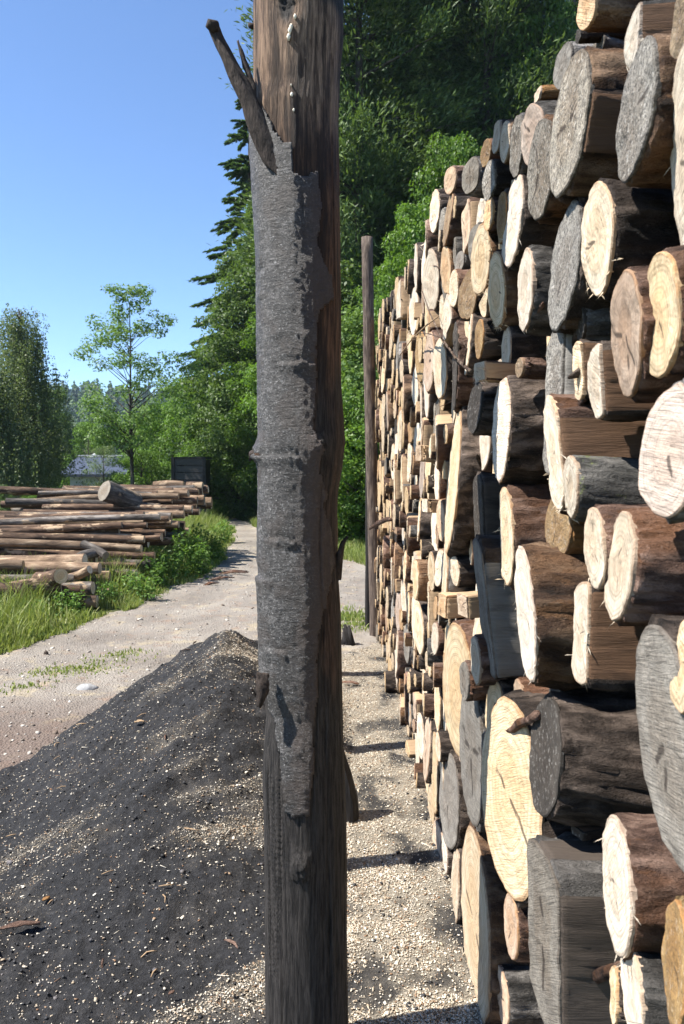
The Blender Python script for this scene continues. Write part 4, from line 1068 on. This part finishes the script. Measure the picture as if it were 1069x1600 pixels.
def weeping(Ht, Rad, seed, mat, nb=110, lsize=.11):
    r = random.Random(seed); C = []; segs = [([Vector((0, 0, -.3)), Vector((.1, 0, Ht*.4)), Vector((-.05, 0, Ht*.95))], [.17, .12, .02])]
    for i in range(nb):
        s = r.uniform(.28, 1); a = r.uniform(0, 6.283); R = Rad*(.25+.9*math.sin(math.pi*min(1, .25+.72*s))**.9)*max(.12, 1.08-s)**.45*r.uniform(.3, 1)
        p = Vector((R*math.cos(a), R*math.sin(a), Ht*s*.97+.05)); b0 = Vector((0, 0, max(1., p.z-R*.6)))
        if i < 45: segs.append(([b0, b0.lerp(p, .5)+Vector((0, 0, .15)), p], [.04, .025, .008]))
        for k in range(7):
            L = r.uniform(.7, 2.3)*(.4+.6*(1-abs(s-.55))); n = int(26*L)+6; tt = NR.random(n)
            st = np.array(p)+NR.normal(0, .28, 3)*np.array([1, 1, .6])
            c_ = st+np.stack([NR.normal(0, .05, n), NR.normal(0, .05, n), -L*tt], 1)+np.outer(tt, NR.normal(0, .08, 3)); C.append(c_)
    C = np.concatenate(C); n = len(C)
    return limbs_mesh(segs, 'trunk'), leaves(C, NR.normal(0, 1, (n, 3))+np.array([-.3, -.5, .4]), lsize*NR.uniform(.6, 1.2, n), .6, mat, 'crown', direc=np.tile([0, 0, -1.], (n, 1))+NR.normal(0, .5, (n, 3)))
def put_tree(name, mesh2, loc, label, cat='tree', group=None, rz=None, sc_=1.):
    o = empty(name, loc, label, cat, group); o.rotation_euler = (0, 0, rnd.uniform(0, 6.28) if rz is None else rz); o.scale = (sc_, sc_, sc_*rnd.uniform(.95, 1.08))
    obj('trunk', mesh2[0], o); obj('crown', mesh2[1], o); return o
def at_px(px, depth): 
    p = P(px, 800, depth); return (p.x, depth, h_ground(p.x, depth))

SPR = [conifer(15, 2.5, .6, 30, 9, LEAF['spruce'], 1, spray=.15, sub=30, wf=.17), conifer(13, 2.2, .6, 27, 9, LEAF['spruce'], 2, spray=.15, droop=.45, sub=30, wf=.17)]
TIER = conifer(15, 2.7, .6, 25, 13, LEAF['spruce'], 7, spray=.14, droop=.42, sub=42, wf=.13)
PIN = [conifer(14, 2.6, 1.2, 26, 9, LEAF['pine'], 3, droop=-.05, spray=.15, pine=True, sub=26), conifer(12, 2.4, 1.0, 24, 9, LEAF['pine'], 4, droop=-.1, spray=.15, pine=True, sub=26)]
BRD = [broad(8, 2.1, .6, 110, 800, .105, LEAF['mid'], 5, rc=(.45, .85), trunk_r=.13), broad(7, 2.0, .4, 110, 800, .10, LEAF['bright'], 6, rc=(.42, .8), trunk_r=.11)]
BSH = [broad(3.2, 1.6, .1, 90, 760, .072, LEAF['bright'], 8, rc=(.3, .6), trunk_r=.06), broad(3.6, 1.5, .1, 90, 760, .072, LEAF['mid'], 9, rc=(.3, .6), trunk_r=.06)]
# wooded slope behind the stack
fr = random.Random(4)
spots = []
for depth, x0, x1, step in ((23, 570, 1010, 100), (27.5, 575, 1060, 92), (33, 560, 1100, 80), (40, 545, 1120, 70), (49, 530, 1120, 60)):
    px = x0
    while px < x1:
        spots.append((px+fr.uniform(-18, 18), depth+fr.uniform(-1.5, 1.5))); px += step
for px, d in spots:
    k = fr.random(); pos = at_px(px, d)
    if k < .30: mm, nm, lab, sc_ = fr.choice(PIN), 'pine_tree', 'shaggy grey-green pine', fr.uniform(.8, 1.15)
    elif k < .84: mm, nm, lab, sc_ = fr.choice(SPR), 'spruce_tree', 'dark layered spruce', fr.uniform(.8, 1.15)
    else: mm, nm, lab, sc_ = fr.choice(BRD), 'leafy_tree', 'green leafy tree', fr.uniform(.95, 1.5)
    if px < 500 and d < 31: continue
    row = 'low on' if d < 26 else ('halfway up' if d < 37 else 'high on')
    put_tree(nm, mm, pos, lab+' standing '+row+' the wooded slope'+(', left part' if px < 700 else ', right part'), 'tree', 'trees on the wooded slope', sc_=sc_)
# tall spruce and leafy trees peering out left of the thick post
o = put_tree('spruce_tree', TIER, at_px(394, 30), 'tall dark spruce with drooping boughs beside the thick post against the sky', sc_=.80); o.scale = (1.22, 1.22, 1.07)
put_tree('leafy_tree', BRD[0], at_px(384, 27), 'grey-green leafy tree under the tall spruce, its edge against the sky', sc_=1.0)
put_tree('leafy_tree', BRD[0], at_px(425, 26), 'leafy tree behind the thick post with a dull green crown', sc_=1.05)
put_tree('leafy_tree', BRD[1], at_px(420, 25), 'bright leafy tree half hidden by the thick post', sc_=.80)
# bushes along the far end of the path
for (px, d, k, s, lab) in ((345, 27, 0, 1.15, 'bright green bush right of the dark shed'), (262, 31, 0, 1.2, 'bright green bush behind the dark shed'), (305, 33, 0, 1.45, 'green bush rising above the shed'),
                           (372, 25.5, 1, 1.0, 'dark bush in shade at the path bend'), (392, 29, 0, 1.3, 'light green bush behind the path bend'), (548, 17.5, 0, 1.05, 'bright bush between the two posts'),
                           (590, 16.5, 0, 1.1, 'bright bush behind the slender leaning post'), (565, 20, 1, 1.4, 'taller green bush behind the two posts'), (515, 20, 0, 1.3, 'bright bush hidden mostly by the thick post'),
                           (625, 17.5, 1, 1.45, 'green bush behind the far end of the stack')):
    o = put_tree('bush', BSH[k], at_px(px, d), lab, 'bush', None, sc_=s)
    if px < 450: o.scale.z *= 1.22
for (px, d, sx, sz, lab) in ((648, 15.5, .55, .92, 'slim bright leafy tree just above the stack skyline'), (705, 16.5, .6, 1.16, 'taller bright leafy tree above the middle of the stack skyline'), (612, 17.5, .6, .82, 'bright leafy tree behind the far end of the stack')):
    put_tree('leafy_tree', BRD[1], at_px(px, d), lab).scale = (sx, sx, sz)
p = at_px(850, 17.5); put_tree('leafy_tree', BRD[1], at_px(838, 22), 'light green maple-like tree above the stack skyline, upper right', rz=1.).scale = (.8, .8, 1.72)
# trees on the left
put_tree('birch_tree', weeping(7.2, 1.75, 31, LEAF['birch'], 190, .075), at_px(38, 26), 'weeping birch with grey-green hanging twigs at the left edge', sc_=1.)
put_tree('birch_tree', weeping(4.9, 1.6, 37, LEAF['birch'], 160, .075), at_px(-18, 24), 'lower weeping birch cut off by the left edge', sc_=1.)
ash = broad(6.9, 1.85, 2.4, 105, 280, .085, LEAF['ash'], 51, rc=(.28, .5), trunk_r=.07, shape='ash')
ap = at_px(207, 23); ao = put_tree('ash_tree', ash, ap, 'slender young ash with an airy pale crown rising above the log pile', rz=.6); ao.scale = (1, 1, .96)
put_tree('leafy_tree', BRD[1], at_px(140, 40), 'pale green leafy tree left of the young ash', sc_=.78)
put_tree('leafy_tree', BRD[0], at_px(175, 44), 'darker leafy tree behind the young ash', sc_=.74)
put_tree('leafy_tree', BRD[1], at_px(248, 42), 'green leafy tree right of the young ash', sc_=.78)
put_tree('leafy_tree', BRD[1], at_px(222, 46), 'green leafy tree close behind the young ash trunk', sc_=.80)
put_tree('leafy_tree', BRD[0], at_px(90, 45), 'leafy tree behind the weeping birch', sc_=.9)
put_tree('spruce_tree', SPR[1], at_px(92, 60), 'distant dark spruce between birch and ash', sc_=.78)
put_tree('spruce_tree', SPR[0], at_px(75, 64), 'distant dark spruce close behind the birch', sc_=.70)
put_tree('spruce_tree', SPR[1], at_px(148, 66), 'distant dark spruce behind the young ash crown', sc_=.72)
put_tree('leafy_tree', BRD[0], at_px(20, 40), 'dark leafy tree behind the birches', sc_=.72)
WIL = broad(3.0, .75, .2, 46, 500, .065, LEAF['willow'], 61, rc=(.22, .42), trunk_r=.05, asp=.35)
put_tree('willow_bush', WIL, at_px(163, 28), 'silvery grey-green willow bush beside the small house', 'bush', sc_=.95)
put_tree('bush', BSH[0], at_px(70, 18.5), 'light green sapling bush at the left end of the pile', 'bush', sc_=.36)
put_tree('bush', BSH[1], at_px(8, 17), 'green bush at the left edge behind the pile', 'bush', sc_=.34)
for q, (px, d, s_) in enumerate(((415, 28.5, .9), (440, 30, 1.), (378, 30, .8), (350, 31.5, .7))):
    put_tree('bush', BSH[q % 2], at_px(px, d), ['bush', 'dark bush', 'low bush', 'low dark bush'][q]+' closing off the far end of the path', 'bush', sc_=s_)
put_tree('bush', BSH[0], at_px(222, 26), 'bright bush at the foot of the young ash', 'bush', sc_=.72)

# grass and weeds
def blades(pts, hgt, wid, name, label):
    c = np.array(pts); n = len(c); yaw = NR.uniform(0, 6.283, n); lean = NR.normal(0, .32, (n, 2)); h = hgt*NR.uniform(.45, 1.25, n)
    d = np.stack([np.cos(yaw), np.sin(yaw), np.zeros(n)], 1)*(wid*NR.uniform(.6, 1.3, n))[:, None]
    m = c+np.stack([lean[:, 0]*h*.4, lean[:, 1]*h*.4, h*.6], 1); tp = c+np.stack([lean[:, 0]*h, lean[:, 1]*h, h*.95], 1)
    v = np.stack([c-d, c+d, m+d*.8, m-d*.8, tp-d*.1, tp+d*.1], 1).reshape(-1, 3)
    i = np.arange(n)[:, None]*6; f = np.concatenate([i+np.array([[0, 1, 2, 3]]), i+np.array([[3, 2, 5, 4]])])
    tag(obj(name, mesh_np(name, v, f, LEAF['grass'])), label, 'grass', kind='stuff')
gr = random.Random(9); pts = []; hs = []
while len(pts) < 52000:
    y = 6.2+28*gr.random()**2.0; x = lerp_tab(PL, y)-3.2*gr.random()**1.7+.12
    if path_edge(x, y) > .03+.05*gr.random(): continue
    if fbm(x*2, y*2, 51, 3) < -.28: continue
    edge = min(1, max(0, -path_edge(x, y)/.5)); pts.append((x, y, h_ground(x, y)-.01)); hs.append(.08+.29*edge*(1+.8*fbm(x*1.3, y*1.3, 77, 3)))
while len(pts) < 66000:
    y = gr.uniform(12.2, 22); x = lerp_tab(PR, y)+2.6*gr.random()**1.4-.15
    pts.append((x, y, h_ground(x, y)-.01)); hs.append(.22)
while len(pts) < 69500:
    x = gr.uniform(-.6, 1.2); y = gr.gauss(8.25, .32)
    if fbm(x*3, y*3, 5, 3) > -.1 and y > 7.6: pts.append((x, y, h_path(x, y)-.005)); hs.append(.05)
for (a, b_, s_) in ((95, 1052, .13), (80, 1048, .08), (180, 1030, .16), (150, 1045, .12), (195, 1022, .1), (35, 1075, .1), (120, 1050, .1)):
    p = at_z(a, b_)
    for _ in range(110): x, y = gr.gauss(p.x, s_), gr.gauss(p.y, s_*.8); pts.append((x, y, h_path(x, y)-.005)); hs.append(.03)
blades(pts, np.array(hs), .006, 'grass', 'green grass along the verge of the path')
def weed(h, seed, leafs, lsize, spread):
    r = random.Random(seed); C, N = [], []; mb = MB()
    for _ in range(r.randint(7, 11)):
        a = r.uniform(0, 6.283); q = spread*r.random()**.6; b0 = Vector((q*.4*math.cos(a), q*.4*math.sin(a), -.03)); hh = h*r.uniform(.6, 1.05)
        tp = Vector((q*math.cos(a), q*math.sin(a), hh)); mb.tube([b0, b0.lerp(tp, .5)+Vector((0, 0, .04)), tp], [.006, .005, .002], 5)
        tt = NR.uniform(.12, 1, leafs); sp = .11*(1.15-tt)+.03
        d = NR.normal(0, 1, (leafs, 3))*np.array([1, 1, .25]); pos = np.array(b0)+(np.array(tp)-np.array(b0))*tt[:, None]+d*sp[:, None]
        C.append(pos); N.append(d*.4+np.array([0, 0, 1.])+NR.normal(0, .4, (leafs, 3)))
    C = np.concatenate(C); N = np.concatenate(N)
    return mb.mesh('stem', LEAF['weed'], True), leaves(C, N, lsize*NR.uniform(.5, 1.2, len(C)), .5, LEAF['weed'], 'foliage')
WD = [weed(.8, 3, 75, .075, .34), weed(.6, 5, 65, .07, .3), weed(.45, 8, 55, .06, .24)]
for (px, py, k, s, lab) in ((285, 905, 0, 1.15, 'tallest leafy weed clump in front of the log pile'), (313, 900, 1, 1.1, 'leafy weed right of the tallest clump'), (258, 912, 1, 1.1, 'leafy weed left of the tallest clump'),
                            (330, 878, 1, 1.1, 'weed clump near the path bend'), (236, 922, 1, .95, 'weed in front of the middle of the pile'), (200, 935, 2, 1.0, 'low weed below the fallen grey logs'), (172, 948, 2, .9, 'low weed left of the others below the pile'),
                            (105, 965, 2, .9, 'weed at the dark foot of the pile'), (58, 972, 2, .7, 'small weed near the left edge of the verge'), (222, 940, 2, 1.0, 'bright weed in mid verge'), (303, 885, 0, 1.1, 'weed clump behind the tallest one'), (348, 850, 1, 1.1, 'weed clump at the far end of the verge'),
                            (340, 812, 1, 1.3, 'weeds right of the stubby crest log')):
    p = at_z(px, py); o = empty('weed', (p.x, p.y, h_ground(p.x, p.y)), lab, 'weed', 'weeds along the verge'); o.scale = (s*.8, s*.8, s*.78); o.rotation_euler = (0, 0, rnd.uniform(0, 6))
    obj('stem', WD[k][0], o); obj('foliage', WD[k][1], o)

# ------------------------------------------------------------------ shed, house, distant hill
def flatmat(name, c, rough=.7, var=.25, sc_=(1, 1, 1)):
    t = NT(name); n = t.noise(t.coord(sc_), 6, 5, .7); t.col(t.mix(n, tuple(x*(1-var) for x in c), tuple(min(1, x*(1+var)) for x in c))); t.b.inputs['Roughness'].default_value = rough
    t.nrm(t.bump(n, .3, .02)); return t.m
SH = flatmat('dark_shed_board', (.06, .057, .057), .7, .5, (.3, 1, 6)); SH2 = flatmat('shed_post', (.02, .02, .021))
d = 23.5; a = P(272, 716, d); b = P(318, 716, d); wS = b.x-a.x; zg = h_ground((a.x+b.x)/2, d); hS = a.z-zg
sh = empty('shed', ((a.x+b.x)/2, d+.7, zg), 'dark board-clad shed behind the log pile', 'shed')
mb = MB(); nb = 9
for i in range(nb): mb.box((0, -.7+.012*(i % 2), hS*(i+.5)/nb), (wS, .05, hS/nb-.02))
for sx in (-1, 1): mb.box((sx*(wS/2-.03), 0, hS/2-.02), (.05, 1.34, hS-.05))
mb.box((0, .69, hS/2-.02), (wS-.12, .05, hS-.06)); obj('wall', mb.mesh('wall', SH), sh)
for sx in (-1, 1):
    mb = MB(); mb.box((sx*(wS/2+.03), -.74, hS/2), (.09, .09, hS+.06)); obj('corner_post', mb.mesh('corner_post', SH2), sh)
mb = MB(); mb.box((0, 0, hS+.015), (wS+.1, 1.5, .05)); obj('roof', mb.mesh('roof', SH2), sh)
d = 30.; a = P(108, 740, d); b = P(186, 740, d); zg = h_ground(a.x, d); wH = b.x-a.x; hE = a.z-zg; hR = P(0, 717, d).z-zg
ho = empty('house', ((a.x+b.x)/2, d+1.9, zg), 'small white house with a blue-grey tiled roof behind the pile', 'house')
WH = flatmat('white_render', (.5, .5, .49), .8, .06); RF = NT('tiled_roof'); n = RF.noise(RF.coord((14, 1, 1), False), 3, 3); RF.col(RF.mix(n, (.03, .038, .06), (.075, .09, .13))); RF.b.inputs['Roughness'].default_value = .5
mb = MB(); mb.box((0, 0, hE/2), (wH, 3.6, hE))
mb.add([(-wH/2, -1.8, hE), (-wH/2, 1.8, hE), (-wH/2, 0, hR-.06)], [(0, 1, 2)]); mb.add([(wH/2, -1.8, hE), (wH/2, 1.8, hE), (wH/2, 0, hR-.06)], [(0, 2, 1)]); obj('wall', mb.mesh('wall', WH), ho)
mb = MB(); e = .3
for s in (-1, 1):
    y0, z0 = s*2.1, hE-.12; mb.add([(-wH/2-e, y0, z0), (wH/2+e, y0, z0), (wH/2+e, 0, hR), (-wH/2-e, 0, hR), (-wH/2-e, y0, z0+.1), (wH/2+e, y0, z0+.1), (wH/2+e, 0, hR+.1), (-wH/2-e, 0, hR+.1)],
        [(0, 1, 2, 3), (4, 7, 6, 5), (0, 4, 5, 1), (0, 3, 7, 4), (1, 5, 6, 2)])
rf = obj('roof', mb.mesh('roof', RF.m), ho)
mb = MB(); mb.box((0, 0, hR+.15), (wH+.6, .12, .05)); obj('ridge_cap', mb.mesh('ridge_cap', WH), rf)
DR = flatmat('dark_door', (.03, .03, .035), .4)
for nm, x, z, sx, sz in (('window', -.62, hE*.6, .3, .5), ('door', .25, hE*.42, .4, hE*.8)):
    mb = MB(); mb.box((x, -1.81, z), (sx, .06, sz)); fo = obj(nm, mb.mesh(nm, DR), ho)
    mb = MB()
    for q in (-1, 1): mb.box((x+q*(sx/2+.03), -1.83, z), (.06, .08, sz+.1))
    mb.box((x, -1.83, z+sz/2+.03), (sx, .08, .06)); obj('frame', mb.mesh('frame', WH), fo)
# a second, bright roof seen over the first
a = P(122, 715, 38); zg = h_ground(a.x, 38); o = empty('house', (a.x+.4, 39.5, zg), 'bright white roof peeping over the small house', 'house')
mb = MB(); hh = a.z-zg; mb.box((0, 0, hh/2-.2), (.95, 3, hh-.4)); obj('wall', mb.mesh('wall', WH), o)
mb = MB(); mb.add([(-.6, -1.8, hh-.45), (.6, -1.8, hh-.6), (.6, 1.8, hh-.1), (-.6, 1.8, hh+.1), (-.6, -1.8, hh-.25), (.6, -1.8, hh-.45), (.6, 1.8, hh+.05), (-.6, 1.8, hh+.25)], [(3, 2, 1, 0), (4, 5, 6, 7), (0, 1, 5, 4), (1, 2, 6, 5), (2, 3, 7, 6), (3, 0, 4, 7)])
obj('roof', mb.mesh('roof', flatmat('white_roof', (.75, .76, .78), .4, .04)), o)
# far hill with its forest
def h_hill(x, y):
    k = (y-240)/160.
    return -3+max(0, math.sin(min(1, max(0, k))*math.pi/2))*(30+10*fbm(x*.008, y*.008, 4, 3)+.10*max(-160, min(x, 60))*-.0)
hill = obj('hill', grid('hill', np.linspace(-300, 220, 70), np.linspace(238, 430, 30), h_hill, flatmat('forest_floor', (.03, .05, .02))))
tag(hill, 'far wooded hill beyond the trees', 'hill', kind='structure')
C, N = [], []
for _ in range(2600):
    x, y = NR.uniform(-220, 120), NR.uniform(245, 415); z = h_hill(x, y); Ht = NR.uniform(8, 14); n = 46
    tt = NR.random(n)**.8; rr_ = 2.2*(1-tt)+.2; a_ = NR.uniform(0, 6.283, n)
    C.append(np.stack([x+rr_*np.cos(a_), y+rr_*np.sin(a_), z+1+Ht*tt], 1)); N.append(np.stack([np.cos(a_), np.sin(a_), np.full(n, .8)], 1))
C = np.concatenate(C); N = np.concatenate(N)
me = leaves(C, N, 1.7*NR.uniform(.6, 1.3, len(C)), .8, LEAF['spruce'], 'far_forest')
tag(obj('far_forest', me), 'far conifer forest covering the hill', 'forest', kind='stuff')

# ------------------------------------------------------------------ the air
mb = MB(); mb.box((-20, 212, 26), (640, 440, 68))
t = NT('air'); t.t.nodes.remove(t.b)
pv = t.t.nodes.new('ShaderNodeVolumePrincipled'); pv.inputs['Color'].default_value = (.62, .78, 1, 1); pv.inputs['Density'].default_value = HAZE; pv.inputs['Anisotropy'].default_value = .3
t.t.links.new(pv.outputs[0], t.out.inputs['Volume'])
tag(obj('haze', mb.mesh('haze', t.m)), 'thin blue summer haze in the air', 'haze', kind='stuff')
sc.cycles.volume_bounces = 0
